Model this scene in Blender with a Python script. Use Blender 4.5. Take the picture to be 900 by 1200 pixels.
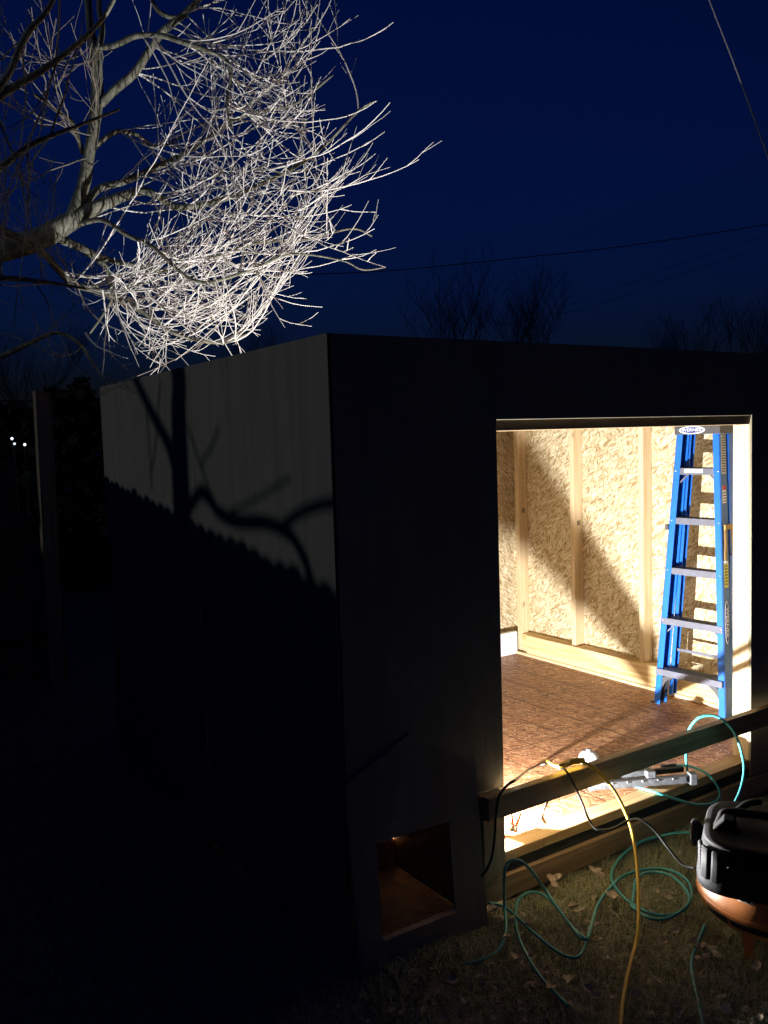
import bpy, bmesh, math, random
from mathutils import Vector, Matrix
random.seed(7)
for o in list(bpy.data.objects): bpy.data.objects.remove(o)
scene = bpy.context.scene
COL = scene.collection

# ------------------------------------------------------------------ camera
F_PX = 1026.07
CAM = Vector((-1.4591, -2.5133, 1.82))
YAW, PITCH, ROLL = 0.5843, 0.0819, -0.0314
FW = Vector((math.sin(YAW)*math.cos(PITCH), math.cos(YAW)*math.cos(PITCH), -math.sin(PITCH)))
_r = Vector((math.cos(YAW), -math.sin(YAW), 0)); _u = _r.cross(FW)
RT = _r*math.cos(ROLL) + _u*math.sin(ROLL); UP = -_r*math.sin(ROLL) + _u*math.cos(ROLL)
cd = bpy.data.cameras.new('camera'); cam = bpy.data.objects.new('camera', cd); COL.objects.link(cam)
cd.sensor_fit = 'VERTICAL'; cd.sensor_height = 36; cd.lens = 36*F_PX/1200; cd.clip_start = .05; cd.clip_end = 2000
m = Matrix((RT, UP, -FW)).transposed().to_4x4(); m.translation = CAM; cam.matrix_world = m
scene.camera = cam
def ray(x, y): return FW + RT*((x-450)/F_PX) + UP*((600-y)/F_PX)
def at(x, y, d): return CAM + ray(x, y)*d            # a point seen at (x, y), d metres deep
def on(x, y, ax, v):                                 # the point seen at (x, y) on the plane axis = v
    r = ray(x, y); return CAM + r*((v-CAM[ax])/r[ax])

# ------------------------------------------------------------------ world, lights, exposure
w = bpy.data.worlds.new('World'); scene.world = w; w.use_nodes = True
nt = w.node_tree; bg = nt.nodes['Background']
sky = nt.nodes.new('ShaderNodeTexSky'); sky.sky_type = 'NISHITA'; sky.sun_disc = False
sky.sun_elevation = math.radians(1); sky.sun_rotation = math.radians(200); sky.altitude = 200
sky.air_density = 1.2; sky.dust_density = .3; sky.ozone_density = 4
hs = nt.nodes.new('ShaderNodeMixRGB'); hs.blend_type = 'MULTIPLY'; hs.inputs[0].default_value = 1
hs.inputs[2].default_value = (.036, .082, .305, 1)
nt.links.new(sky.outputs[0], hs.inputs[1]); nt.links.new(hs.outputs[0], bg.inputs[0]); bg.inputs[1].default_value = .15
SKY_MUL = 1.0
scene.view_settings.view_transform = 'Standard'; scene.view_settings.look = 'None'
scene.view_settings.exposure = 0; scene.view_settings.gamma = 1
scene.render.engine = 'CYCLES'
scene.cycles.max_bounces = 8; scene.cycles.diffuse_bounces = 5
try: scene.cycles.sample_clamp_indirect = 4
except Exception: pass

WORK = Vector((.76, .33, .250))                       # the work lamp's bulb on the shed floor
STREET = Vector((-13.2, 4.9, 4.5))                   # the street lamp that throws the tree's shadow on the side wall
WORK_POWER = 800; STREET_POWER = 760

# ------------------------------------------------------------------ helpers
def tag(o, label=None, cat=None, group=None, kind=None):
    if label: o['label'] = label
    if cat: o['category'] = cat
    if group: o['group'] = group
    if kind: o['kind'] = kind
    return o
def thing(name, label, cat, loc=(0, 0, 0), group=None):
    o = bpy.data.objects.new(name, None); COL.objects.link(o); o.location = loc; o.empty_display_size = .1
    return tag(o, label, cat, group)
class MB:
    def __init__(s): s.v = []; s.f = []
    def add(s, vs, fs):
        n = len(s.v); s.v += [tuple(v) for v in vs]; s.f += [tuple(i+n for i in f) for f in fs]
    def box(s, a, b, c=.0):
        x0, y0, z0 = a; x1, y1, z1 = b
        if c <= 0:
            s.add([(x0,y0,z0),(x1,y0,z0),(x1,y1,z0),(x0,y1,z0),(x0,y0,z1),(x1,y0,z1),(x1,y1,z1),(x0,y1,z1)],
                  [(0,3,2,1),(4,5,6,7),(0,1,5,4),(1,2,6,5),(2,3,7,6),(3,0,4,7)])
        else:
            bm = bmesh.new(); bmesh.ops.create_cube(bm, size=1)
            for v in bm.verts:
                v.co = Vector(((x0+x1)/2+v.co.x*(x1-x0), (y0+y1)/2+v.co.y*(y1-y0), (z0+z1)/2+v.co.z*(z1-z0)))
            bmesh.ops.bevel(bm, geom=bm.edges[:], offset=c, segments=1, affect='EDGES')
            bm.verts.index_update()
            s.add([v.co.copy() for v in bm.verts], [[v.index for v in f.verts] for f in bm.faces]); bm.free()
        return s
    def tube(s, pts, rad, n=6, cap=True):
        pts = [Vector(p) for p in pts]; k = len(pts)
        if not hasattr(rad, '__len__'): rad = [rad]*k
        t0 = (pts[1]-pts[0]).normalized(); a = t0.orthogonal().normalized(); vs = []
        for i, p in enumerate(pts):
            t = (pts[min(i+1, k-1)]-pts[max(i-1, 0)])
            t = t.normalized() if t.length > 1e-9 else t0
            a = (a-t*a.dot(t)); a = a.normalized() if a.length > 1e-6 else t.orthogonal().normalized()
            b = t.cross(a)
            for j in range(n):
                q = 2*math.pi*j/n; vs.append(p+(a*math.cos(q)+b*math.sin(q))*rad[i])
        fs = [(i*n+j, i*n+(j+1) % n, (i+1)*n+(j+1) % n, (i+1)*n+j) for i in range(k-1) for j in range(n)]
        if cap: fs += [tuple(range(n))[::-1], tuple((k-1)*n+j for j in range(n))]
        s.add(vs, fs); return s
    def prism(s, poly, ax, lo, hi):
        n = len(poly)
        def mk(p, v):
            q = list(p); q.insert(ax, v); return q
        s.add([mk(p, lo) for p in poly]+[mk(p, hi) for p in poly],
              [tuple(range(n)), tuple(range(2*n-1, n-1, -1))]+[(i, i+n, (i+1) % n+n, (i+1) % n) for i in range(n)])
        return s
    def lathe(s, prof, c=(0, 0, 0), n=32, sy=1.0):
        k = len(prof); vs = []
        for r, z in prof:
            for j in range(n):
                q = 2*math.pi*j/n; vs.append((c[0]+r*math.cos(q), c[1]+r*math.sin(q)*sy, c[2]+z))
        s.add(vs, [(i*n+j, i*n+(j+1) % n, (i+1)*n+(j+1) % n, (i+1)*n+j) for i in range(k-1) for j in range(n)]
              + [tuple(range(n))[::-1], tuple((k-1)*n+j for j in range(n))]); return s
    def build(s, name, mat, parent=None, smooth=False, bevel=0):
        me = bpy.data.meshes.new(name); me.from_pydata(s.v, [], s.f); me.update()
        bm = bmesh.new(); bm.from_mesh(me); bmesh.ops.recalc_face_normals(bm, faces=bm.faces[:]); bm.to_mesh(me); bm.free()
        if mat: me.materials.append(mat)
        if smooth: me.polygons.foreach_set('use_smooth', [True]*len(me.polygons))
        o = bpy.data.objects.new(name, me); COL.objects.link(o)
        if bevel:
            md = o.modifiers.new('bevel', 'BEVEL'); md.width = bevel; md.segments = 2; md.limit_method = 'ANGLE'
        if parent:
            o.parent = parent; o.matrix_parent_inverse = Matrix.Translation(-parent.location) if parent.type == 'EMPTY' else Matrix()
        return o
def box(name, a, b, mat, parent=None, c=.0015): return MB().box(a, b, c).build(name, mat, parent)
def smooth_path(pts, sub=6):
    P = [Vector(p) for p in pts]; out = []
    for i in range(len(P)-1):
        a = P[max(i-1, 0)]; b = P[i]; c = P[i+1]; d = P[min(i+2, len(P)-1)]
        for j in range(sub):
            t = j/sub
            out.append(.5*((2*b)+(c-a)*t+(2*a-5*b+4*c-d)*t*t+(-a+3*b-3*c+d)*t**3))
    out.append(P[-1]); return out

# ------------------------------------------------------------------ materials
def mat(name, col, rough=.8, metal=0, spec=.3, bump=0, bscale=40, var=0, vscale=6, stretch=(1, 1, 1), coat=0):
    m = bpy.data.materials.new(name); m.use_nodes = True; t = m.node_tree; p = t.nodes['Principled BSDF']
    p.inputs['Base Color'].default_value = (*col, 1); p.inputs['Roughness'].default_value = rough
    p.inputs['Metallic'].default_value = metal; p.inputs['Specular IOR Level'].default_value = spec
    p.inputs['Coat Weight'].default_value = coat
    if var or bump:
        tc = t.nodes.new('ShaderNodeTexCoord'); mp = t.nodes.new('ShaderNodeMapping'); mp.inputs['Scale'].default_value = stretch
        t.links.new(tc.outputs['Object'], mp.inputs[0])
        if var:
            n = t.nodes.new('ShaderNodeTexNoise'); n.inputs['Scale'].default_value = vscale; n.inputs['Detail'].default_value = 6
            t.links.new(mp.outputs[0], n.inputs['Vector'])
            r = t.nodes.new('ShaderNodeMapRange'); r.inputs[1].default_value = .3; r.inputs[2].default_value = .7
            r.inputs[3].default_value = 1-var; r.inputs[4].default_value = 1+var; t.links.new(n.outputs[0], r.inputs[0])
            x = t.nodes.new('ShaderNodeVectorMath'); x.operation = 'SCALE'; x.inputs[0].default_value = col
            t.links.new(r.outputs[0], x.inputs['Scale']); t.links.new(x.outputs[0], p.inputs['Base Color'])
        if bump:
            n2 = t.nodes.new('ShaderNodeTexNoise'); n2.inputs['Scale'].default_value = bscale; n2.inputs['Detail'].default_value = 5
            t.links.new(mp.outputs[0], n2.inputs['Vector'])
            b = t.nodes.new('ShaderNodeBump'); b.inputs['Strength'].default_value = bump; b.inputs['Distance'].default_value = .01
            t.links.new(n2.outputs[0], b.inputs['Height']); t.links.new(b.outputs[0], p.inputs['Normal'])
    return m

def osb_mat(name, dark, mid, light, scale=1.0, rough=.65, grid=None):
    """strand board: three layers of long flat strands, turned differently, mixed at random"""
    m = bpy.data.materials.new(name); m.use_nodes = True; t = m.node_tree; N = t.nodes; L = t.links; p = N['Principled BSDF']
    tc = N.new('ShaderNodeTexCoord'); cols = []; 
    # board plane: project on the two axes given by the object's own 'plane' (object coordinates, dominant normal)
    ge = N.new('ShaderNodeNewGeometry'); sp = N.new('ShaderNodeSeparateXYZ'); L.new(tc.outputs['Object'], sp.inputs[0])
    sn = N.new('ShaderNodeSeparateXYZ'); L.new(ge.outputs['True Normal'], sn.inputs[0])
    def absgt(o):
        a = N.new('ShaderNodeMath'); a.operation = 'ABSOLUTE'; L.new(o, a.inputs[0])
        g = N.new('ShaderNodeMath'); g.operation = 'GREATER_THAN'; g.inputs[1].default_value = .5; L.new(a.outputs[0], g.inputs[0]); return g.outputs[0]
    nx, ny = absgt(sn.outputs[0]), absgt(sn.outputs[1])
    def pick(f, a, b):
        x = N.new('ShaderNodeMix'); x.data_type = 'FLOAT'; L.new(f, x.inputs[0]); L.new(a, x.inputs[2]); L.new(b, x.inputs[3]); return x.outputs[0]
    uu = pick(nx, sp.outputs[0], sp.outputs[1]); vv = sp.outputs[2]
    nz = absgt(sn.outputs[2]); vv = pick(nz, sp.outputs[2], sp.outputs[1])
    cb = N.new('ShaderNodeCombineXYZ'); L.new(uu, cb.inputs[0]); L.new(vv, cb.inputs[1])
    wn = N.new('ShaderNodeTexNoise'); wn.inputs['Scale'].default_value = 9*scale; wn.inputs['Detail'].default_value = 1.2
    L.new(cb.outputs[0], wn.inputs['Vector'])
    wa = N.new('ShaderNodeVectorMath'); wa.operation = 'SCALE'; wa.inputs['Scale'].default_value = .018/scale; L.new(wn.outputs['Color'], wa.inputs[0])
    wb = N.new('ShaderNodeVectorMath'); wb.operation = 'ADD'; L.new(cb.outputs[0], wb.inputs[0]); L.new(wa.outputs[0], wb.inputs[1])
    vals = []
    for i, (ang, sx, sy) in enumerate(((84, 19, 95), (50, 22, 110), (112, 21, 105), (150, 26, 120))):
        mp = N.new('ShaderNodeMapping'); mp.vector_type = 'TEXTURE'
        mp.inputs['Rotation'].default_value = (0, 0, math.radians(ang)); mp.inputs['Location'].default_value = (i*3.1, i*1.7, 0)
        mp.inputs['Scale'].default_value = (1/(sx*scale), 1/(sy*scale), 1)
        L.new(wb.outputs[0], mp.inputs[0])
        v = N.new('ShaderNodeTexVoronoi'); v.voronoi_dimensions = '2D'; v.inputs['Scale'].default_value = 1; L.new(mp.outputs[0], v.inputs['Vector'])
        s = N.new('ShaderNodeSeparateColor'); L.new(v.outputs['Color'], s.inputs[0]); vals.append((s.outputs[0], s.outputs[1], v.outputs['Distance']))
    cur, dist = vals[0][0], vals[0][2]
    for k in (1, 2, 3):
        g = N.new('ShaderNodeMath'); g.operation = 'GREATER_THAN'; g.inputs[1].default_value = .58; L.new(vals[k][1], g.inputs[0])
        cur = pick(g.outputs[0], cur, vals[k][0]); dist = pick(g.outputs[0], dist, vals[k][2])
    cr = N.new('ShaderNodeValToRGB'); e = cr.color_ramp.elements
    e[0].position = 0; e[0].color = (*dark, 1); e[1].position = 1; e[1].color = (*light, 1)
    q = e.new(.2); q.color = (*[a*.5+b*.5 for a, b in zip(dark, mid)], 1); q = e.new(.45); q.color = (*mid, 1); q = e.new(.8); q.color = (*[a*.55+b*.45 for a, b in zip(mid, light)], 1)
    L.new(cur, cr.inputs[0]); out = cr.outputs[0]
    fn = N.new('ShaderNodeTexNoise'); fn.inputs['Scale'].default_value = 260; fn.inputs['Detail'].default_value = 3; L.new(cb.outputs[0], fn.inputs['Vector'])
    mr = N.new('ShaderNodeMapRange'); mr.inputs[3].default_value = .82; mr.inputs[4].default_value = 1.18; L.new(fn.outputs[0], mr.inputs[0])
    sc = N.new('ShaderNodeVectorMath'); sc.operation = 'SCALE'; L.new(out, sc.inputs[0]); L.new(mr.outputs[0], sc.inputs['Scale']); out = sc.outputs[0]
    if grid:                                          # nailing lines printed on the panel
        for axis, step, off, wd in grid:
            a = N.new('ShaderNodeMath'); a.operation = 'ADD'; a.inputs[1].default_value = off+100*step; L.new(sp.outputs[axis], a.inputs[0])
            b = N.new('ShaderNodeMath'); b.operation = 'MODULO'; b.inputs[1].default_value = step; L.new(a.outputs[0], b.inputs[0])
            c = N.new('ShaderNodeMath'); c.operation = 'LESS_THAN'; c.inputs[1].default_value = wd; L.new(b.outputs[0], c.inputs[0])
            mx = N.new('ShaderNodeMixRGB'); mx.blend_type = 'MULTIPLY'; mx.inputs[2].default_value = (.35, .3, .27, 1)
            L.new(c.outputs[0], mx.inputs[0]); L.new(out, mx.inputs[1]); out = mx.outputs[0]
    L.new(out, p.inputs['Base Color']); p.inputs['Roughness'].default_value = rough; p.inputs['Specular IOR Level'].default_value = .35
    ad = N.new('ShaderNodeMath'); ad.operation = 'MULTIPLY_ADD'; ad.inputs[1].default_value = -.5; L.new(dist, ad.inputs[0]); L.new(cur, ad.inputs[2])
    bp = N.new('ShaderNodeBump'); bp.inputs['Strength'].default_value = .55; bp.inputs['Distance'].default_value = .0015 if grid else .0014
    L.new(ad.outputs[0], bp.inputs['Height']); L.new(bp.outputs[0], p.inputs['Normal'])
    return m

def lumber(name, light, dark, axis, knots=True, rough=.6):
    """sawn softwood with grain running along the given axis"""
    m = bpy.data.materials.new(name); m.use_nodes = True; t = m.node_tree; N = t.nodes; L = t.links; p = N['Principled BSDF']
    tc = N.new('ShaderNodeTexCoord'); mp = N.new('ShaderNodeMapping'); s = [1, 1, 1]; s[axis] = .06
    mp.inputs['Scale'].default_value = s; L.new(tc.outputs['Object'], mp.inputs[0])
    n = N.new('ShaderNodeTexNoise'); n.inputs['Scale'].default_value = 34; n.inputs['Detail'].default_value = 5; n.inputs['Distortion'].default_value = .8
    L.new(mp.outputs[0], n.inputs['Vector'])
    cr = N.new('ShaderNodeValToRGB'); e = cr.color_ramp.elements; e[0].position = .32; e[0].color = (*dark, 1); e[1].position = .62; e[1].color = (*light, 1)
    L.new(n.outputs[0], cr.inputs[0]); out = cr.outputs[0]
    if knots:
        mp2 = N.new('ShaderNodeMapping'); s2 = [1, 1, 1]; s2[axis] = .55; mp2.inputs['Scale'].default_value = s2; L.new(tc.outputs['Object'], mp2.inputs[0])
        v = N.new('ShaderNodeTexVoronoi'); v.inputs['Scale'].default_value = 7; L.new(mp2.outputs[0], v.inputs['Vector'])
        r2 = N.new('ShaderNodeMapRange'); r2.inputs[1].default_value = .05; r2.inputs[2].default_value = .13; r2.inputs[3].default_value = .75; r2.inputs[4].default_value = 0
        L.new(v.outputs['Distance'], r2.inputs[0]); mx = N.new('ShaderNodeMixRGB'); mx.inputs[2].default_value = (dark[0]*.35, dark[1]*.25, dark[2]*.2, 1)
        L.new(r2.outputs[0], mx.inputs[0]); L.new(out, mx.inputs[1]); out = mx.outputs[0]
    L.new(out, p.inputs['Base Color']); p.inputs['Roughness'].default_value = rough; p.inputs['Specular IOR Level'].default_value = .3
    bp = N.new('ShaderNodeBump'); bp.inputs['Strength'].default_value = .25; bp.inputs['Distance'].default_value = .002; L.new(n.outputs[0], bp.inputs['Height']); L.new(bp.outputs[0], p.inputs['Normal'])
    return m

M = {}
M['siding'] = mat('primed siding', (.20, .18, .125), .8, bump=.2, bscale=60, var=.12, vscale=14, stretch=(1, 1, .12))
M['siding_edge'] = M['siding']
M['osb'] = osb_mat('wall strand board', (.28, .18, .075), (.53, .43, .26), (.76, .69, .51))
M['osb_floor'] = osb_mat('floor strand board', (.09, .033, .014), (.25, .105, .045), (.52, .29, .15), 1.15, .55,
                         grid=((0, .247, .02, .010), (1, .61, .31, .009)))
M['osb_dark'] = osb_mat('box strand board', (.12, .06, .02), (.25, .14, .06), (.4, .25, .12))
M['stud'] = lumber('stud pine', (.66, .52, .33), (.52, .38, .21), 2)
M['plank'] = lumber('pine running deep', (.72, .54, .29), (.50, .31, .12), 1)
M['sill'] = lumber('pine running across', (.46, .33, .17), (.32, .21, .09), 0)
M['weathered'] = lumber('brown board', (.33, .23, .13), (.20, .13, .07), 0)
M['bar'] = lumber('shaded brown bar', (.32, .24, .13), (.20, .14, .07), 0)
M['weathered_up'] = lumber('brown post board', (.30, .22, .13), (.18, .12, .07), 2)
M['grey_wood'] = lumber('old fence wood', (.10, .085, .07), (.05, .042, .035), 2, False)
M['foam'] = mat('white foam', (.82, .84, .86), .7, var=.06, vscale=60)
M['gap_shade'] = mat('dark membrane', (.02, .026, .034), .4, bump=.2)  # near black, painted as the shade inside the threshold gap
M['blue'] = mat('blue fibreglass', (.010, .125, .56), .38, spec=.5, var=.05, vscale=30)
M['blue_shade'] = mat('blue fibreglass shaded web', (.035, .13, .36), .5, spec=.4, var=.08, vscale=20)  # same fibreglass, with the outer web's shade put into the colour
M['alu'] = mat('dull aluminium', (.125, .13, .165), .6, .15, bump=.12, bscale=80, var=.1, vscale=20)
M['alu_dark'] = mat('ribbed aluminium tread', (.075, .078, .10), .6, .2)
M['gun'] = mat('grey tool casting', (.06, .064, .072), .6, 0, bump=.15, var=.35, vscale=40)
M['black'] = mat('black plastic', (.010, .010, .011), .75, spec=.2, bump=.08, bscale=150, var=.3, vscale=18)
M['grey_plastic'] = mat('grey plastic', (.07, .07, .075), .5)
M['orange'] = mat('orange enamel', (.50, .165, .035), .45, spec=.4, bump=.05, var=.2, vscale=14, coat=.1)
M['teal'] = mat('teal hose rubber', (.05, .30, .30), .45, spec=.5, var=.1)
M['yellow'] = mat('yellow cable', (.62, .40, .035), .45, spec=.4)
M['cable'] = mat('black cable', (.02, .02, .02), .4, spec=.5)
M['grey_cable'] = mat('grey cable', (.6, .6, .6), .5)
M['white'] = mat('white plastic', (.22, .22, .225), .4)
M['steel'] = mat('bright steel', (.6, .6, .62), .3, .9)
M['red'] = mat('red grip', (.65, .06, .02), .4)
M['tan'] = mat('tan leather', (.42, .27, .10), .7, var=.15)
M['print_dark'] = mat('dark print', (.015, .015, .02), .6)
M['print_blue'] = mat('navy print', (.02, .03, .16), .5)
M['sticker_white'] = mat('white sticker', (.75, .76, .78), .5)
M['sticker_grey'] = mat('grey printed sticker', (.42, .43, .44), .5)
M['sticker_yellow'] = mat('yellow sticker', (.55, .52, .05), .5)
M['sticker_red'] = mat('red sticker', (.5, .05, .04), .5)
M['twig'] = mat('lit twig bark', (.64, .61, .58), .75, var=.2, vscale=9)  # lit part of the crown: lamplight put into the twig colour
M['shade_twig'] = mat('shaded twig bark', (.16, .14, .12), .85, var=.2, vscale=9)  # same twigs on the unlit side, shade put into the colour
M['bark'] = mat('limb bark', (.14, .14, .11), .9, bump=1, bscale=60, var=.55, vscale=22, stretch=(1, 1, .4))
M['dark_bark'] = mat('far bark', (.02, .018, .016), .95)
M['hedge'] = mat('dark foliage', (.012, .014, .010), .95)
M['wire'] = mat('overhead wire', (.02, .02, .02), .7)
M['wire_grey'] = mat('grey service wire', (.30, .30, .32), .6)

def soil():
    m = bpy.data.materials.new('thatch and soil'); m.use_nodes = True; t = m.node_tree; p = t.nodes['Principled BSDF']
    tc = t.nodes.new('ShaderNodeTexCoord'); n = t.nodes.new('ShaderNodeTexNoise'); n.inputs['Scale'].default_value = 22; n.inputs['Detail'].default_value = 9
    t.links.new(tc.outputs['Object'], n.inputs['Vector'])
    c = t.nodes.new('ShaderNodeValToRGB'); e = c.color_ramp.elements; e[0].position = .35; e[0].color = (.11, .10, .06, 1); e[1].position = .68; e[1].color = (.25, .235, .15, 1)
    t.links.new(n.outputs[0], c.inputs[0]); t.links.new(c.outputs[0], p.inputs['Base Color']); p.inputs['Roughness'].default_value = .95
    b = t.nodes.new('ShaderNodeBump'); b.inputs['Strength'].default_value = .8; b.inputs['Distance'].default_value = .02
    t.links.new(n.outputs[0], b.inputs['Height']); t.links.new(b.outputs[0], p.inputs['Normal']); return m
def island_mat(name, stops, rough=.8):
    m = bpy.data.materials.new(name); m.use_nodes = True; t = m.node_tree; p = t.nodes['Principled BSDF']
    g = t.nodes.new('ShaderNodeNewGeometry'); c = t.nodes.new('ShaderNodeValToRGB'); e = c.color_ramp.elements
    e[0].position = stops[0][0]; e[0].color = (*stops[0][1], 1); e[1].position = stops[-1][0]; e[1].color = (*stops[-1][1], 1)
    for pos, cc in stops[1:-1]: q = e.new(pos); q.color = (*cc, 1)
    t.links.new(g.outputs['Random Per Island'], c.inputs[0]); t.links.new(c.outputs[0], p.inputs['Base Color']); p.inputs['Roughness'].default_value = rough
    return m
M['soil'] = soil()
M['grass'] = island_mat('winter grass', [(0, (.16, .20, .09)), (.4, (.33, .34, .17)), (.7, (.46, .44, .26)), (1, (.58, .54, .38))])
M['leaf'] = mat('dry leaf', (.50, .41, .30), .75, var=.45, vscale=30)
M['chips'] = mat('sawdust crumbs', (.75, .62, .45), .7)

# ------------------------------------------------------------------ the ground
def hgt(x, y):
    return .012*math.sin(3.1*x+1.3)*math.cos(2.7*y+.4)+.008*math.sin(7.3*x-2*y)
g = MB(); NX = 60
xs = [-400, -120, -40, -15, -8]+[-5+.2*i for i in range(56)]+[8, 15, 40, 120, 400]
ys = [-400, -120, -40, -15]+[-7+.2*i for i in range(80)]+[12, 20, 50, 150, 400]
for y in ys:
    for x in xs: g.v.append((x, y, hgt(x, y)-.012 if (-5 <= x <= 6 and -7 <= y <= 9) else -.012))
for j in range(len(ys)-1):
    for i in range(len(xs)-1): a = j*len(xs)+i; g.f.append((a, a+1, a+1+len(xs), a+len(xs)))
tag(g.build('ground', M['soil'], smooth=True), 'dark lawn ground running under the shed and out to the trees', kind='structure')

def blade(mb, x, y, z, h, wd, a, lean):
    dx, dy = math.cos(a), math.sin(a); px, py = -dy*wd, dx*wd
    l1, l2 = lean*.35*h, lean*h
    mb.add([(x-px, y-py, z), (x+px, y+py, z), (x+px*.7+dx*l1, y+py*.7+dy*l1, z+h*.55), (x-px*.7+dx*l1, y-py*.7+dy*l1, z+h*.55),
            (x+dx*l2, y+dy*l2, z+h*(1-.35*lean))], [(0, 1, 2, 3), (3, 2, 4)])
gr = MB(); rg = random.Random(3)
def clump(x, y): return .5+.5*math.sin(5.1*x+2*math.sin(3.7*y))*math.cos(4.3*y+1.5*math.sin(4.9*x))
n = 0
while n < 90000:
    x = rg.uniform(-1.0, 2.9); y = rg.uniform(-1.55, .0) if x > 0 else rg.uniform(-1.3, 1.6)
    if rg.random() > .35+.65*clump(x, y): continue
    if n > 60000 and x < 0: n += 1; continue
    k = clump(x*1.7+3, y*1.3)
    blade(gr, x, y, hgt(x, y)-.014, rg.uniform(.022, .055)*(.7+.7*k), rg.uniform(.0009, .0018), rg.uniform(0, 6.283), rg.uniform(.2, 1.5)); n += 1
tag(gr.build('grass', M['grass']), 'short dry winter grass in front of the shed', 'grass', kind='stuff')

# ------------------------------------------------------------------ the shed
H, D, WO = 2.175, 2.62, 3.153
WX = 3.052                                            # inner face of the studs on the right wall
X1, X2, ZT, ZS, ZF = .7217, 2.3132, 1.882, .200, .157
shed = thing('shed', 'unfinished open-topped garden shed with dark siding and a lit doorway', 'shed', (WO/2, D/2, 0))
def panel(name, x0, x1, z0, z1, y0, y1):              # grooved vertical siding on the front, groove every 0.2 m
    return box(name, (x0, y0, z0), (x1, y1, z1), M['siding'], shed, .001)
def grooved(axis, a0, a1, z0, z1, face, thick, out):
    """one siding sheet: vertical grooves 6 mm deep every 0.203 m; face = outside plane, out = -1/+1 outward"""
    pts = []; a = a0; outer = face; inner = face-out*thick; gd = face-out*.0015
    pts.append((a0, outer)); k = a0+.19
    while k < a1-.05:
        pts += [(k, outer), (k+.003, gd), (k+.012, gd), (k+.015, outer)]; k += .203
    pts += [(a1, outer), (a1, inner), (a0, inner)]
    mb = MB()
    poly = [(q, p) if axis == 1 else (p, q) for p, q in pts]
    mb.prism(poly, 2, z0, z1); return mb
# front siding: pier with the low box opening, strip over the doorway, right pier
HX0, HX1, HZ0, HZ1 = .07, .47, .09, .47
box('siding_panel', (.002, 0, HZ1), (X1, .012, H), M['siding'], shed)
box('siding_panel', (.002, 0, 0), (HX0, .012, HZ1-.002), M['siding'], shed)
box('siding_panel', (HX1, 0, .02), (X1, .012, HZ1-.002), M['siding'], shed)
box('siding_panel', (X1+.002, 0, ZT), (X2-.002, .012, H), M['siding'], shed)
box('siding_panel', (X2, 0, .115), (WO, .012, H), M['siding'], shed)
# left side wall in two sheets, and the back
grooved(1, 0, 1.219, .0, H, 0, .012, -1).build('siding_panel', M['siding'], shed)
grooved(1, 1.222, 2.438, .0, H, 0, .012, -1).build('siding_panel', M['siding'], shed)
grooved(1, 2.441, D, .0, H, 0, .012, -1).build('siding_panel', M['siding'], shed)
for a, b in ((.012, 1.22), (1.223, 2.44), (2.443, WO)):
    box('siding_panel', (a, D-.012, 0), (b, D, H), M['siding'], shed)
# right wall and back wall sheathing (rough board seen from inside)
for a, b in ((.10, 1.287), (1.290, 2.468), (2.471, D-.013)):
    box('sheathing_panel', (WX+.089, a, .03), (WO, b, H), M['osb'], shed, .001)
for a, b in ((.102, 1.22), (1.223, 2.44), (2.443, WX+.088)):
    box('sheathing_panel', (a, D-.024, .03), (b, D-.0125, H), M['osb'], shed, .001)
# studs
for y0 in (2.45, 1.88, 1.27, .66, .115):
    box('stud', (WX, y0, ZF+(.152 if .5 < y0 < 2.4 else .002)), (WX+.0885, y0+.038, H-.077), M['stud'], shed, .0025)
for y0 in (2.1, 1.5, .9, .3):
    box('stud', (.0125, y0, ZF), (.1015, y0+.038, H-.077), M['stud'], shed)
for x0 in (2.0, 1.4, .8, .2):
    box('stud', (x0, D-.113, ZF+.002), (x0+.038, D-.0245, H-.077), M['stud'], shed)
box('jack_stud', (X2+.0005, .0125, ZF), (X2+.0385, .102, ZT), M['stud'], shed, .0025)
box('jack_stud', (X2+.040, .0125, ZF), (X2+.078, .102, H-.078), M['stud'], shed, .0025)
box('jack_stud', (X1-.038, .0125, ZF), (X1-.0005, .102, ZT), M['stud'], shed, .0025)
for x0 in (.59, .51, 2.75, WX-.001):
    box('stud', (x0, .0125, ZF if x0 != .51 else .5), (x0+.037, .101, H-.078), M['stud'], shed)
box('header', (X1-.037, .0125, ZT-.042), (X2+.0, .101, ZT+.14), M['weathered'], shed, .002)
for z0 in (H-.076, H-.038):
    box('top_plate', (.013, .0125, z0), (WO-.013, .1015, z0+.0375), M['sill'], shed)
    box('top_plate', (.013, .102, z0), (.1015, D-.114, z0+.0375), M['plank'], shed)
    box('top_plate', (WX+.0005, .102, z0), (WX+.0885, D-.114, z0+.0375), M['plank'], shed)
    box('top_plate', (.013, D-.1135, z0), (WX+.0885, D-.0245, z0+.0375), M['sill'], shed)
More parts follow.
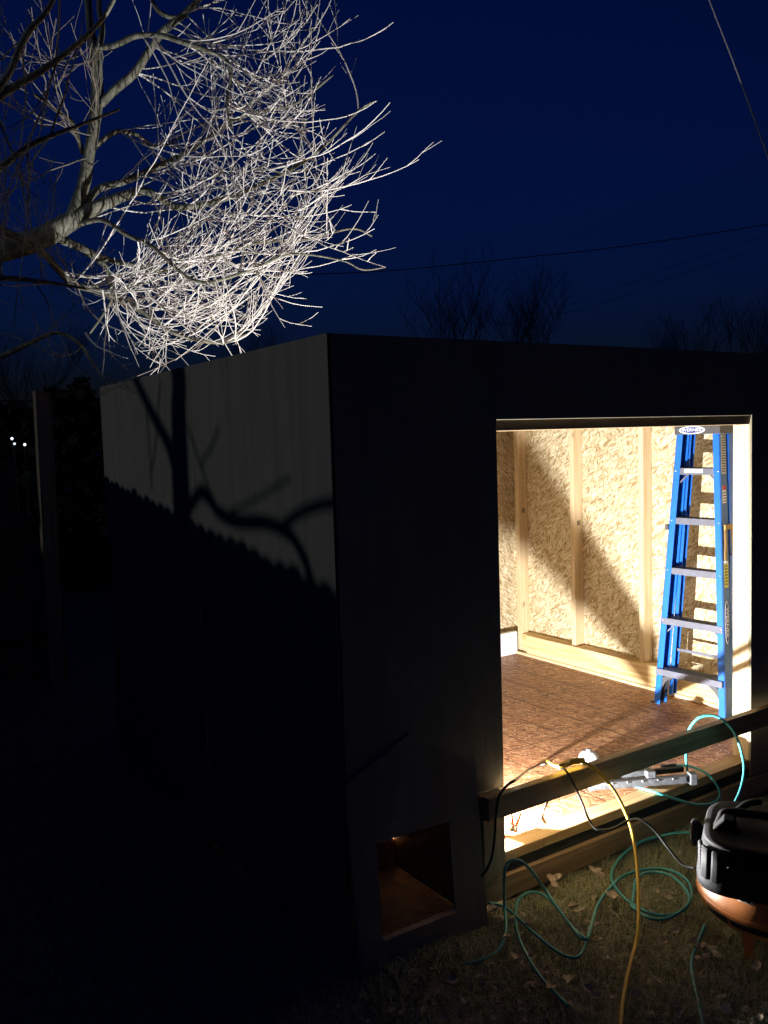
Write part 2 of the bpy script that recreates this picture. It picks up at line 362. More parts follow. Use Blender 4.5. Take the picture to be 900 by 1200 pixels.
# threshold: plate in two lengths, dark strip painted for the gap's shade, rim joist
XS = .93
box('sill_plate', (X1-.03, .004, ZF+.0005), (XS-.001, .094, ZS), M['sill'], shed, .003)
box('sill_plate', (XS+.0015, .006, ZF+.0005), (X2-.001, .094, ZS-.001), M['sill'], shed, .003)
box('sill_plate', (X2+.08, .0125, ZF-.1), (WO-.02, .101, ZF), M['sill'], shed)
box('gap_shade_strip', (.52, .016, .108), (WO-.02, .03, ZF-.0005), M['gap_shade'], shed)  # dark strip standing in for the shade of the open gap
box('rim_joist', (.52, -.002, .012), (WO-.02, .030, .107), M['weathered'], shed, .003)
box('rim_joist', (.02, D-.07, .012), (WO-.02, D-.03, .138), M['weathered'], shed)
for x0 in (.013, WO-.06):
    box('rim_joist', (x0, .032, .012), (x0+.038, D-.072, .138), M['plank'], shed)
for k in range(4):
    box('skid_block', (.75+.62*k, .031, -.02), (.83+.62*k, .12, .11), M['weathered'], shed)
# floor panels with open joints
fx = [.40, 1.28, 2.50, 3.012]; 
for i in range(3):
    y0s = (.0945, 1.22, 2.458)
    for j in range(2):
        xa = .102 if i == 0 else fx[i]+.0015
        ya = y0s[j]
        if i == 0 and j == 0: ya = .47
        box('floor_panel', (xa, ya+.0015, ZF-.018), (fx[i+1]-.0015, y0s[j+1]-.0015, ZF), M['osb_floor'], shed, .001)
box('floor_panel', (.508, .096, ZF-.018), (1.277, .469, ZF), M['osb_floor'], shed, .001)
# plank on edge and cleat along the foot of the right wall, white foam strip at the back
box('kick_board', (3.013, .40, ZF+.001), (WX-.001, 2.352, ZF+.158), M['plank'], shed, .003)
box('sole_plate', (WX+.0005, .16, ZF+.001), (WX+.0885, 2.44, ZF+.150), M['plank'], shed)
box('cleat', (2.995, .40, ZF+.0005), (3.0125, 2.452, ZF+.022), M['stud'], shed, .003)
MB().box((2.2, 2.458, ZF-.018), (3.02, 2.50, ZF+.17), .003).build('foam_strip', M['foam'], shed)
# lumber stamps on two studs
def text_mesh(name, body, size, mtx, material, parent, thick=.0004, sx=1.0):
    cu = bpy.data.curves.new(name, 'FONT'); cu.body = body; cu.size = size; cu.align_x = 'CENTER'; cu.align_y = 'CENTER'; cu.extrude = thick; cu.offset = size*.012
    tmp = bpy.data.objects.new('tmp', cu); COL.objects.link(tmp)
    me = bpy.data.meshes.new_from_object(tmp.evaluated_get(bpy.context.evaluated_depsgraph_get()))
    bpy.data.objects.remove(tmp); me.materials.clear(); me.materials.append(material)
    me.transform(mtx @ Matrix.Diagonal((sx, 1, 1, 1)))
    o = bpy.data.objects.new(name, me); COL.objects.link(o)
    if parent:
        o.parent = parent; o.matrix_parent_inverse = Matrix.Translation(-parent.location) if parent.type == 'EMPTY' else Matrix()
    return o
def frame(c, xd, yd):                                # matrix with text x along xd and y along yd
    xd = Vector(xd).normalized(); yd = Vector(yd); yd = (yd-xd*yd.dot(xd)).normalized(); zd = xd.cross(yd)
    mm = Matrix((xd, yd, zd)).transposed().to_4x4(); mm.translation = Vector(c); return mm
for y0, zz in ((2.45, 1.25), (1.88, 1.19)):
    text_mesh('stamp', 'III', .05, frame((WX+.045, y0-.0008, zz), (1, 0, 0), (0, 0, 1)), M['print_dark'], shed)
# crossbar nailed over the doorway outside, its block, and the board box behind the low opening
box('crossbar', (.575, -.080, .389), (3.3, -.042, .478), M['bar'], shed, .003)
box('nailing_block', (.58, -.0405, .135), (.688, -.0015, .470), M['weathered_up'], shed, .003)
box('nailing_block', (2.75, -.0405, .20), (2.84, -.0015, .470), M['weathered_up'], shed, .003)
BX = M['osb_dark']
box('box_board', (.02, .0125, .02), (.50, .46, .038), BX, shed)
box('box_board', (.02, .45, .039), (.50, .462, .50), BX, shed)
box('box_board', (.014, .0125, .039), (.026, .449, .50), BX, shed)
box('box_board', (.02, .0125, .502), (.512, .462, .514), BX, shed)
box('box_board', (.50, .0125, .039), (.512, .4432, .50), BX, shed)

# loose gabled panel with a square opening, leaning on the pier
dp = thing('gabled_board', 'dark gabled board with square cut-out leaning at the shed corner', 'board', (.28, -.06, 0))
gable = [(-.005, .0), (.556, .0), (.562, .60), (.275, .775), (-.005, .655)]
hole = [(.092, .098), (.412, .098), (.418, .425), (.100, .432)]
bm = bmesh.new()
def lean(x, z, th): return Vector((x, -.085+.078*z/.78+th, z))
front = [bm.verts.new(lean(x, z, 0)) for x, z in gable]; hf = [bm.verts.new(lean(x, z, 0)) for x, z in hole]
back = [bm.verts.new(lean(x, z, .012)) for x, z in gable]; hb = [bm.verts.new(lean(x, z, .012)) for x, z in hole]
for A, B, flip in ((front, hf, 0), (back, hb, 1)):
    for f in ((A[0], A[1], B[1], B[0]), (A[1], A[2], B[2], B[1]), (A[2], A[3], B[3], B[2]), (A[3], A[4], B[3]), (A[4], A[0], B[0], B[3])):
        bm.faces.new(f[::-1] if flip else f)
for A, B in ((front, back), (hf, hb)):
    for i in range(len(A)): bm.faces.new((A[i], A[(i+1) % len(A)], B[(i+1) % len(A)], B[i]))
bmesh.ops.recalc_face_normals(bm, faces=bm.faces[:]); me = bpy.data.meshes.new('board'); bm.to_mesh(me); bm.free(); me.materials.append(M['siding'])
o = bpy.data.objects.new('sheet', me); COL.objects.link(o); o.parent = dp; o.matrix_parent_inverse = Matrix.Translation(-dp.location)
o2 = MB().box((.096, -.0835, .0985), (.410, -.058, .1035), .001).build('lit_edge_strip', M['stud'], dp)  # pale strip painted in for the lit lower edge of the cut-out

# ------------------------------------------------------------------ step ladder
lad = thing('stepladder', 'blue folded stepladder with grey steps standing against the right wall of the shed', 'ladder', (2.87, .74, ZF))
LT = 1.668
LB = Vector((2.800, .985, ZF)); RB = Vector((2.838, .510, ZF))
LTp = Vector((2.885, .872, ZF+LT)); RTp = Vector((2.905, .600, ZF+LT))
sd = (RB-LB).normalized(); nd = Vector((-sd.y, sd.x, 0)).normalized()
if nd.x < 0: nd = -nd                                 # points towards the wall
def rail(b, t, inward, off, depth, width, name, material, z0=0.0, z1=1.0):
    """C-channel: web on the outside, flanges turned inward"""
    mb = MB(); th = .004
    b2 = b.lerp(t, z0)+nd*off; t2 = b.lerp(t, z1)+nd*off; iv = sd*inward
    for u0, u1, d0, d1 in ((0, th, 0, depth), (0, width, 0, th), (0, width, depth-th, depth)):
        vs = []
        for P in (b2, t2):
            for uu_, dd in ((u0, d0), (u1, d0), (u1, d1), (u0, d1)): vs.append(P+iv*uu_+nd*dd)
        mb.add(vs, [(0, 1, 2, 3), (7, 6, 5, 4), (0, 4, 5, 1), (1, 5, 6, 2), (2, 6, 7, 3), (3, 7, 4, 0)])
    return mb.build(name, material, lad)
rl = rail(LB, LTp, 1, 0, .072, .041, 'front_rail', M['blue']); rr = rail(RB, RTp, -1, 0, .072, .041, 'front_rail', M['blue'])
bl = rail(LB+sd*.045, LTp+sd*.02, 1, .082, .045, .026, 'rear_rail', M['blue'], .03, .985); br = rail(RB-sd*.012, RTp+sd*.010, -1, .082, .045, .022, 'rear_rail', M['blue'], .03, .985)
# outer web faces read duller: their shade is painted as a darker skin on the right rail
def lerp_l(f): return LB.lerp(LTp, f), RB.lerp(RTp, f)
def slab(mb, a, b, d0, d1, z0, z1):
    vs = [P+nd*d+Vector((0, 0, z)) for z in (z0, z1) for P, d in ((a, d0), (b, d0), (b, d1), (a, d1))]
    mb.add(vs, [(0, 3, 2, 1), (4, 5, 6, 7), (0, 1, 5, 4), (1, 2, 6, 5), (2, 3, 7, 6), (3, 0, 4, 7)])
STEPS = [.225, .537, .845, 1.147, 1.442]
for i, z in enumerate(STEPS):
    f = z/LT; a, b = lerp_l(f); a = a+sd*.005; b = b-sd*.005; a.z = b.z = ZF+z
    fwd = -.022 if i == 0 else (-.006 if i == 1 else .0); mb = MB(); slab(mb, a, b, .002+fwd, .007+fwd, -.038, 0); slab(mb, a, b, .007+fwd, .078, -.004, 0); slab(mb, a, b, .078, .083, -.024, 0)
    st = mb.build('step', M['alu'], lad)
    mt = MB()
    for k in range(6): slab(mt, a+sd*.012, b-sd*.012, .013+k*.011, .019+k*.011, .0005, .0028)
    mt.build('tread_ribs', M['alu_dark'], st)
    # rivets on the front flanges
    for P, s_ in ((a, -1), (b, 1)):
        rv = MB(); c_ = P+sd*(.008 if s_ < 0 else -.008)-nd*.001+Vector((0, 0, -.016))
        rv.tube([c_, c_-nd*.0035], [.0055, .004], 8); rv.build('rivet', M['steel'], st, True)
    # slim diagonal braces under steps
    if i in (1, 4):
        ins = .075
        for P, q in ((a, 1), (b, -1)):
            br_ = MB()
            p0 = P+sd*q*.01+nd*.02+Vector((0, 0, -.10)); p1 = P+sd*q*ins+nd*.03+Vector((0, 0, -.034))
            br_.tube([p0, p1], .0055, 4)
            br_.build('step_brace', M['alu'], st)
# rear horizontals
for z in (.33,):
    f = z/LT; a, b = lerp_l(f); a.z = b.z = ZF+z
    mb = MB(); slab(mb, a+sd*.048, b-sd*.014, .100, .106, -.008, .008); mb.build('rear_brace', M['alu'], lad)
# black gusset braces under the lowest step
for P, q, nm in ((LB, 1, 0), (RB, -1, 1)):
    a, b = lerp_l(.13); a0 = P.lerp(LTp if q > 0 else RTp, .012)
    prof = []
    for k in range(9):
        t = k/8; prof.append((.03+.13*(1-math.cos(t*math.pi/2)), .02+.165*math.sin(t*math.pi/2)))
    for dd in (.012, .056):
        mb = MB(); n_ = len(prof)
        v1 = [P+sd*q*u_+nd*dd+Vector((0, 0, z_)) for u_, z_ in prof]
        v2 = [P+sd*q*max(.006, u_-.055)+nd*dd+Vector((0, 0, z_+(.0 if k < 8 else 0))) for k, (u_, z_) in enumerate(prof)]
        v3 = [v+nd*.012 for v in v1]; v4 = [v+nd*.012 for v in v2]
        vs = v1+v2+v3+v4
        fs = []
        for k in range(n_-1):
            fs += [(k, k+1, n_+k+1, n_+k), (2*n_+k, 3*n_+k, 3*n_+k+1, 2*n_+k+1), (k, 2*n_+k, 2*n_+k+1, k+1), (n_+k, n_+k+1, 3*n_+k+1, 3*n_+k)]
        mb.add(vs, fs); mb.build('gusset', M['grey_plastic'], lad)
    MB().box((P.x-.008, P.y-.02, ZF-.0), (P.x+.085, P.y+.02, ZF+.014), .003).build('foot_pad', M['grey_plastic'], lad)
# top cap
a, b = lerp_l(1.0); mb = MB(); slab(mb, a-sd*.012, b+sd*.012, -.012, .135, -.028, .022)
cap = mb.build('top_cap', M['grey_plastic'], lad, bevel=.004)
mid = (a+b)/2
def ellipse(c, xd, yd, rx, ry, nrm, material, name, parent, th=.001, n=28):
    xd = Vector(xd).normalized(); yd = Vector(yd).normalized(); nv = Vector(nrm).normalized(); mb = MB(); vs = []
    for h in (0, th):
        for k in range(n):
            q = 2*math.pi*k/n; vs.append(Vector(c)+xd*rx*math.cos(q)+yd*ry*math.sin(q)+nv*h)
    mb.add(vs, [tuple(range(n)), tuple(range(2*n-1, n-1, -1))]+[(k, (k+1) % n, (k+1) % n+n, k+n) for k in range(n)])
    return mb.build(name, material, parent)
cfront = mid-nd*.0125+Vector((0, 0, -.003)); up = Vector((0, 0, 1))
ellipse(cfront-sd*.03, sd, up, .085, .0235, -nd, M['sticker_white'], 'logo_plate', cap, .001)
ellipse(cfront-sd*.03-nd*.0011, sd, up, .072, .017, -nd, M['print_blue'], 'logo_plate', cap, .0006)
text_mesh('logo_lettering', 'WERNER', .026, frame(cfront-sd*.03-nd*.0022, sd, up), M['sticker_white'], cap, .0003, 1.25)
# stickers on the outer web of the right front rail
def web(f, d): return RB.lerp(RTp, f)+nd*d+sd*.0012
rdir = (RTp-RB).normalized()
def sticker(f0, f1, d0, d1, material, th=.0008):
    mb = MB(); P = [web(f0, d0), web(f0, d1), web(f1, d1), web(f1, d0)]
    mb.add([p-sd*.001 for p in P]+[p+sd*th for p in P], [(3, 2, 1, 0), (4, 5, 6, 7), (0, 1, 5, 4), (1, 2, 6, 5), (2, 3, 7, 6), (3, 0, 4, 7)])
    return mb.build('sticker', material, lad)
sticker(.012, .985, .003, .069, M['blue_shade'], .0003).name = 'web_shade_skin'  # thin skin that carries the shade of the web in its blue
s1 = sticker(.845, .985, .014, .058, M['sticker_grey'])
mb = MB()
for k in range(15):
    f = .853+k*.0088; P = [web(f, .018), web(f, .054), web(f+.003, .054), web(f+.003, .018)]
    mb.add([p+sd*.0008 for p in P]+[p+sd*.0013 for p in P], [(4, 5, 6, 7), (0, 1, 5, 4), (2, 3, 7, 6), (1, 2, 6, 5), (3, 0, 4, 7)])
mb.build('printed_lines', M['print_dark'], s1)
s2 = sticker(.745, .79, .020, .054, M['sticker_white']); sticker(.7905, .805, .020, .054, M['sticker_red'])
mb = MB()
for k in range(4):
    f = .75+k*.0095; P = [web(f, .025), web(f, .049), web(f+.004, .049), web(f+.004, .025)]
    mb.add([p+sd*.0008 for p in P]+[p+sd*.0013 for p in P], [(4, 5, 6, 7), (0, 1, 5, 4), (2, 3, 7, 6), (1, 2, 6, 5), (3, 0, 4, 7)])
mb.build('printed_lines', M['print_dark'], s2)
s3 = sticker(.455, .545, .020, .060, M['sticker_yellow'])
mb = MB()
for k in range(7):
    f = .465+k*.0105; P = [web(f, .025), web(f, .055), web(f+.003, .055), web(f+.003, .025)]
    mb.add([p+sd*.0008 for p in P]+[p+sd*.0013 for p in P], [(4, 5, 6, 7), (0, 1, 5, 4), (2, 3, 7, 6), (1, 2, 6, 5), (3, 0, 4, 7)])
mb.build('printed_lines', M['print_dark'], s3)
lc = web(.335, .036); ellipse(lc+sd*.0002, rdir, nd, .125, .021, sd, M['sticker_white'], 'side_logo', lad, .0008)
e2 = ellipse(lc+sd*.0011, rdir, nd, .115, .017, sd, M['print_blue'], 'side_logo', lad, .0005)
text_mesh('logo_lettering', 'WERNER', .036, frame(lc+sd*.0022, -rdir, -nd if False else nd), M['sticker_white'], lad, .0003, 1.2)
# sticker on the front of the top step
a, b = lerp_l(STEPS[4]/LT); a.z = b.z = ZF+STEPS[4]; mb = MB(); slab(mb, a+sd*.07, a+sd*.19, -.001, .002, -.026, -.004); s4 = mb.build('sticker', M['sticker_white'], lad)
text_mesh('printed_words', 'STEP', .019, frame(a+sd*.13-nd*.0018+Vector((0, 0, -.015)), sd, up), M['print_dark'], s4, .0002, 1.3)
# tan strap hooked round the two right rails
hk = thing('hanging_strap', 'tan U-shaped strap hooked over the right rails of the blue ladder', 'strap', tuple(web(.70, .04)))
def strap(pts, wd, name, th=.004):
    mb = MB(); pts = [Vector(p) for p in pts]; vs = []
    for p in pts: vs += [p-nd*wd, p+nd*wd, p+nd*wd+sd*th, p-nd*wd+sd*th]
    fs = [(0, 1, 2, 3), tuple(len(vs)-4+k for k in (3, 2, 1, 0))]
    for i in range(len(pts)-1):
        for k in range(4): fs.append((4*i+k, 4*i+(k+1) % 4, 4*i+4+(k+1) % 4, 4*i+4+k))
    mb.add(vs, fs); return mb.build(name, M['tan'], hk)
o0 = sd*.011
strap([web(.672, .058)+o0, web(.655, .058)+o0], .052, 'crosspiece', .01)
strap([web(.655, .022)+o0, web(.60, .018)+o0*1.2, web(.55, .012)+o0*1.2], .011, 'strap_end')
strap([web(.655, .090)+o0, web(.60, .094)+o0*1.2, web(.575, .096)+o0*1.2], .010, 'strap_end')
for p in (web(.545, .012), web(.57, .096)):
    MB().tube([p+o0+nd*.006, p+o0-nd*.006], .012, 10).build('buckle', M['steel'], hk, True)
# small black clip on the left rail
mb = MB(); a, b = lerp_l(.655); mb.box(tuple(a+Vector((-.012, .0, -.02))), tuple(a+Vector((.02, .022, .012))), .002); mb.build('side_clip', M['grey_plastic'], lad)

# ------------------------------------------------------------------ work lamp on the shed floor
wl = thing('work_lamp', 'lit work lamp on a tube stand on the shed floor beside the doorway', 'lamp', (WORK.x-.05, WORK.y, ZF))
MB().box((WORK.x-.10, WORK.y-.10, ZF+.004), (WORK.x+.05, WORK.y+.03, ZF+.055), .008).build('housing', M['black'], wl)
em = bpy.data.materials.new('lamp glow'); em.use_nodes = True; pe = em.node_tree.nodes['Principled BSDF']
pe.inputs['Emission Color'].default_value = (1, .93, .82, 1); pe.inputs['Emission Strength'].default_value = 30
MB().tube([WORK+Vector((0, 0, -.052)), WORK+Vector((0, 0, -.018))], .012, 12).build('bulb', em, wl, True)
# unseen flat plate added beside the bulb: its shadow is the broad diagonal band on the right wall
hy = WORK.y+.105; q0 = [(.086, .045, .090), (.110, .038, .083), (.280, -.012, .026)]
mb = MB(); vs = []
for th in (0, .004):
    for dx, za, zb in q0: vs += [(WORK.x+dx, hy+th, WORK.z+za), (WORK.x+dx, hy+th, WORK.z+zb)]
mb.add(vs, [(0, 2, 3, 1), (2, 4, 5, 3), (6, 7, 9, 8), (8, 9, 11, 10), (0, 6, 8, 2), (2, 8, 10, 4), (1, 3, 9, 7), (3, 5, 11, 9), (0, 1, 7, 6), (4, 10, 11, 5)])
mb.build('added_shadow_plate', M['black'], wl)
box('added_light_stop', (WORK.x+.010, WORK.y-.063, ZF+.050), (WORK.x+.056, WORK.y-.060, WORK.z-.001), M['black'], wl, .0005)  # unseen plate added to dim the lamp's direct light on the compressor
MB().tube([(WORK.x+.088, hy+.002, WORK.z+.05), (WORK.x+.088, hy+.002, ZF+.004)], .006, 8).build('leg', M['black'], wl, True)  # post under the added plate
if 0: MB().tube([(WORK.x+.275, hy+.002, WORK.z+.0), (WORK.x+.275, hy+.002, ZF+.002)], .004, 8).build('leg', M['black'], wl, True)
ld = bpy.data.lights.new('work_light', 'POINT'); ld.energy = WORK_POWER; ld.color = (1, .995, .985); ld.shadow_soft_size = .006
lo = bpy.data.objects.new('work_light', ld); COL.objects.link(lo); lo.location = WORK; lo.parent = wl; lo.matrix_parent_inverse = Matrix.Translation(-wl.location)

# street lamp far to the left
sl = thing('street_lamp', 'distant street lamp on a tall pole left of the yard', 'street lamp', (STREET.x, STREET.y+.9, 0))
MB().tube([(STREET.x, STREET.y+.9, 0), (STREET.x, STREET.y+.9, 4.4), (STREET.x+.05, STREET.y+.7, 4.75), (STREET.x, STREET.y+.2, 4.8)], [.07, .05, .04, .035], 10).build('pole', M['grey_plastic'], sl, True)
MB().lathe([(.16, .12), (.15, .2), (.05, .28)], (STREET.x, STREET.y, STREET.z), 16).build('lamp_head', M['grey_plastic'], sl, True)
sp_ = bpy.data.lights.new('street_light', 'POINT'); sp_.energy = STREET_POWER; sp_.color = (.74, .86, 1); sp_.shadow_soft_size = .13
so = bpy.data.objects.new('street_light', sp_); COL.objects.link(so); so.location = STREET; so.parent = sl; so.matrix_parent_inverse = Matrix.Translation(-sl.location)

# ------------------------------------------------------------------ nailer, cap, snips
def P3(x, y, ax, v): return on(x, y, ax, v)
def yv(x, y, Y): return on(x, y, 1, Y)
def zv(x, y, Z): return on(x, y, 2, Z)
ZP = ZS
ng = thing('nail_gun', 'grey pneumatic nail gun lying across the threshold with its long magazine outward', 'nail gun', tuple(zv(755, 915, ZP)))
A = zv(692, 921, ZP+.03); B = zv(810, 912, ZP+.035); axd = (B-A).normalized(); sdv = axd.cross(up).normalized()
def obox(name, p0, p1, hw, hh, material, parent, bev=.004, c=.5):
    p0 = Vector(p0); p1 = Vector(p1); d = (p1-p0).normalized(); s_ = d.cross(up).normalized(); u_ = s_.cross(d)
    vs = [p+s_*a_*hw+u_*b_*hh for p in (p0, p1) for a_, b_ in ((-1, -1), (1, -1), (1, 1), (-1, 1))]
    mb = MB(); mb.add(vs, [(0, 1, 2, 3), (7, 6, 5, 4), (0, 4, 5, 1), (1, 5, 6, 2), (2, 6, 7, 3), (3, 7, 4, 0)])
    return mb.build(name, material, parent, bevel=bev)
mag = obox('magazine', A, B, .014, .018, M['gun'], ng)
obox('magazine_cover', A+sdv*.016+up*.004, B+sdv*.016+up*.004-axd*.03, .0025, .013, M['gun'], mag, .001)
obox('magazine_end', B-axd*.012, B+axd*.022, .022, .026, M['gun'], mag, .004)
C0 = zv(705, 906, ZP+.05); C1 = zv(762, 905, ZP+.06)
obox('handle', zv(703, 911, ZP+.055), zv(757, 905, ZP+.06), .014, .014, M['gun'], ng, .006)
obox('nose', A-axd*.01, A+axd*.045+up*.005, .012, .022, M['gun'], ng, .003)
H0 = zv(741, 903, ZP+.05)
MB().lathe([(.030, 0), (.034, .004), (.034, .03), (.030, .036), (.030, .052), (.024, .06), (.012, .062)], tuple(H0-Vector((0, 0, .03))), 20).build('cylinder_head', M['alu'], ng, True)
obox('body', zv(750, 902, ZP+.03), zv(764, 912, ZP+.05), .022, .03, M['gun'], ng, .006)
obox('rear_grip', zv(762, 905, ZP+.058), zv(800, 901, ZP+.045), .012, .012, M['black'], ng, .004)
obox('hose_fitting', zv(775, 898, ZP+.04), zv(792, 896, ZP+.03), .007, .007, M['cable'], ng, .002)
for k in range(5):
    q = A.lerp(B, .2+.15*k); MB().tube([q+sdv*.017+up*.012, q+sdv*.023+up*.012], .0035, 8).build('bolt', M['steel'], mag, True)
wc = thing('dome_cap', 'small white rounded cap standing on the floor behind the crossbar', 'cap', tuple(zv(690, 893, ZF)))
q = zv(690, 893, ZF)
MB().lathe([(.052, 0), (.056, .006), (.054, .022), (.047, .04), (.034, .052), (.016, .058)], tuple(q), 24).build('dome', M['white'], wc, True)
MB().lathe([(.014, .056), (.015, .066), (.010, .07)], tuple(q), 12).build('knob', M['grey_plastic'], wc, True)
sn = thing('pliers', 'red-handled pliers standing at the left end of the threshold', 'pliers', tuple(zv(603, 972, ZP)))
q = zv(603, 974, ZP); vd = RT
for s_, h in ((-1, .085), (1, .075)):
    MB().tube([q+vd*s_*.006+up*.018, q+vd*(s_*.012+.003)+up*.045, q+vd*(s_*.02+.006)+up*h], [.006, .0065, .005], 8).build('handle', M['red'], sn, True)
MB().tube([q+vd*.006+up*.024, q+vd*.004, q-vd*.002-up*.0], [.008, .010, .006], 8).build('jaw', M['steel'], sn, True)
MB().tube([q-vd*.012+up*.0, q-vd*.010+up*.03], [.009, .007], 8).build('jaw', M['steel'], sn, True)

# ------------------------------------------------------------------ hoses and cords
def cord(name, pts, r, material, label, cat, n=8, group=None):
    o = MB().tube(smooth_path(pts, 7), r, n).build(name, material, None, True); return tag(o, label, cat, group)
GZ = .022
G = lambda x, y, z=GZ: zv(x, y, z)
cord('extension_cord', [zv(640, 890, ZF+.01), yv(652, 898, -.055)+Vector((0, 0, .0)), yv(670, 892, -.06)+Vector((0, 0, 0)), yv(688, 895, -.085), yv(703, 906, -.11), yv(722, 930, -.15), yv(738, 965, -.20), yv(745, 1000, -.26), yv(748, 1040, -.36), G(748, 1085, .05), G(745, 1106), G(740, 1125), G(734, 1150), G(729, 1180), G(727, 1210), G(728, 1250)],
     .0068, M['yellow'], 'yellow extension cord draped over the crossbar and down across the grass', 'extension cord')
pl = thing('cord_plug', 'yellow cord connector lying on top of the crossbar', 'plug', tuple(yv(668, 893, -.06)))
MB().tube(smooth_path([yv(655, 899, -.06), yv(668, 893, -.06), yv(684, 891, -.068)], 4), [.010]*2+[.014]*5+[.012]*2, 10).build('plug_body', M['yellow'], pl, True)
cord('power_cord', [yv(655, 899, -.066), yv(663, 903, -.088), yv(673, 920, -.11), yv(682, 940, -.13), yv(690, 960, -.16), yv(700, 972, -.20), yv(718, 971, -.25), yv(738, 961, -.30), yv(752, 961, -.35), yv(768, 974, -.40), yv(785, 996, -.46), yv(800, 1013, -.51), yv(815, 1018, -.56)],
     .0048, M['cable'], 'black power cord looping from the crossbar to the compressor', 'cord')
cord('lamp_cord', [zv(640, 895, ZF+.006), zv(622, 905, ZF+.006)+Vector((0, 0, .02)), yv(606, 914, -.05)+Vector((0, 0, .004)), yv(596, 919, -.085), yv(586, 931, -.095), yv(582, 950, -.095), yv(580, 980, -.094), yv(577, 1003, -.093), yv(570, 1020, -.085), yv(560, 1030, -.05)],
     .0055, M['cable'], 'black cord hanging over the left end of the crossbar', 'cord')
cord('thin_cord', [zv(648, 925, ZF+.0015), zv(640, 940, ZF+.0015), zv(634, 958, ZF+.0015), yv(627, 976, .096)+Vector((0, 0, .003)), yv(622, 990, .05)+Vector((0, 0, .0))],
     .0018, M['grey_cable'], 'thin grey cord lying on the floor just inside the threshold', 'cord')
cord('air_hose', [zv(786, 897, ZP+.03), zv(800, 897, ZP+.025), zv(815, 900, ZP+.02), yv(830, 908, -.01), yv(841, 922, -.04), yv(843, 934, -.055), yv(832, 942, -.05), yv(812, 942, -.04), yv(790, 936, -.02), zv(770, 929, ZP+.008), zv(748, 923, ZP+.008), zv(738, 919, ZP+.01)],
     .0062, M['teal'], 'short teal hose loop hanging from the nail gun over the threshold', 'hose')
cord('air_hose', [zv(806, 905, ZP+.01), zv(805, 900, ZP+.05), yv(804, 885, -.015), yv(805, 862, -.022), yv(812, 848, -.04), yv(822, 840, -.07), yv(838, 839, -.11), yv(852, 848, -.15), yv(862, 862, -.19), yv(869, 882, -.23), yv(872, 903, -.28), yv(868, 925, -.34), yv(860, 943, -.42), yv(852, 958, -.50), yv(849, 972, -.54)],
     .0062, M['teal'], 'teal air hose arching over the crossbar down to the compressor', 'hose')
coil = [yv(850, 972, -.46), G(820, 976, .10), G(795, 976, .05), G(768, 981), G(745, 990), G(727, 1005), G(717, 1022), G(720, 1038), G(735, 1055), G(757, 1068), G(780, 1073), G(800, 1067), G(810, 1052), G(808, 1036), G(795, 1024), G(775, 1018), G(750, 1020), G(728, 1028), G(712, 1044), G(700, 1062), G(694, 1082), G(689, 1100)]
cord('air_hose', coil, .0060, M['teal'], 'teal air hose coiled in a wide loop on the grass beside the compressor', 'hose')
cord('air_hose', [G(740, 1062), G(743, 1045, .03), G(746, 1030, .04), G(762, 1022, .04), G(785, 1026, .04), G(802, 1040, .03), G(808, 1055, .035), G(798, 1068, .035), G(778, 1077), G(757, 1074), G(740, 1062)],
     .0058, M['teal'], 'inner closed turn of teal hose lying inside the wide loop', 'hose')
cord('air_hose', [G(689, 1100), G(680, 1099, .03), G(667, 1082, .04), G(652, 1062, .06), G(637, 1040, .09), yv(620, 1017, -.20), yv(606, 1008, -.18), yv(595, 1012, -.17), yv(591, 1027, -.18), G(591, 1060, .05), G(593, 1085), G(588, 1107), G(575, 1120), G(558, 1127), G(545, 1129)],
     .0060, M['teal'], 'teal hose rising in a tall narrow arch next to the shed corner panel', 'hose')
cord('air_hose', [G(686, 1100, .035), G(672, 1088, .035), G(655, 1066, .035), G(643, 1053), G(630, 1046), G(617, 1047), G(607, 1056), G(604, 1072), G(607, 1095), G(616, 1117), G(632, 1143), G(650, 1163), G(666, 1179)],
     .0056, M['teal'], 'teal hose ending on the open grass below the narrow arch', 'hose')
cord('air_hose', [G(573, 1058, .05), G(590, 1062), G(606, 1075, .03), G(622, 1090), G(642, 1107), G(660, 1119), G(676, 1122), G(684, 1112), G(687, 1104, .03)],
     .0060, M['teal'], 'teal hose running diagonally from the panel edge over the grass', 'hose')
cord('air_hose', [G(826, 1085), G(818, 1105), G(811, 1125), G(812, 1145), G(818, 1172), G(825, 1205), G(832, 1250)],
     .0060, M['teal'], 'teal hose running from under the compressor towards the camera', 'hose')

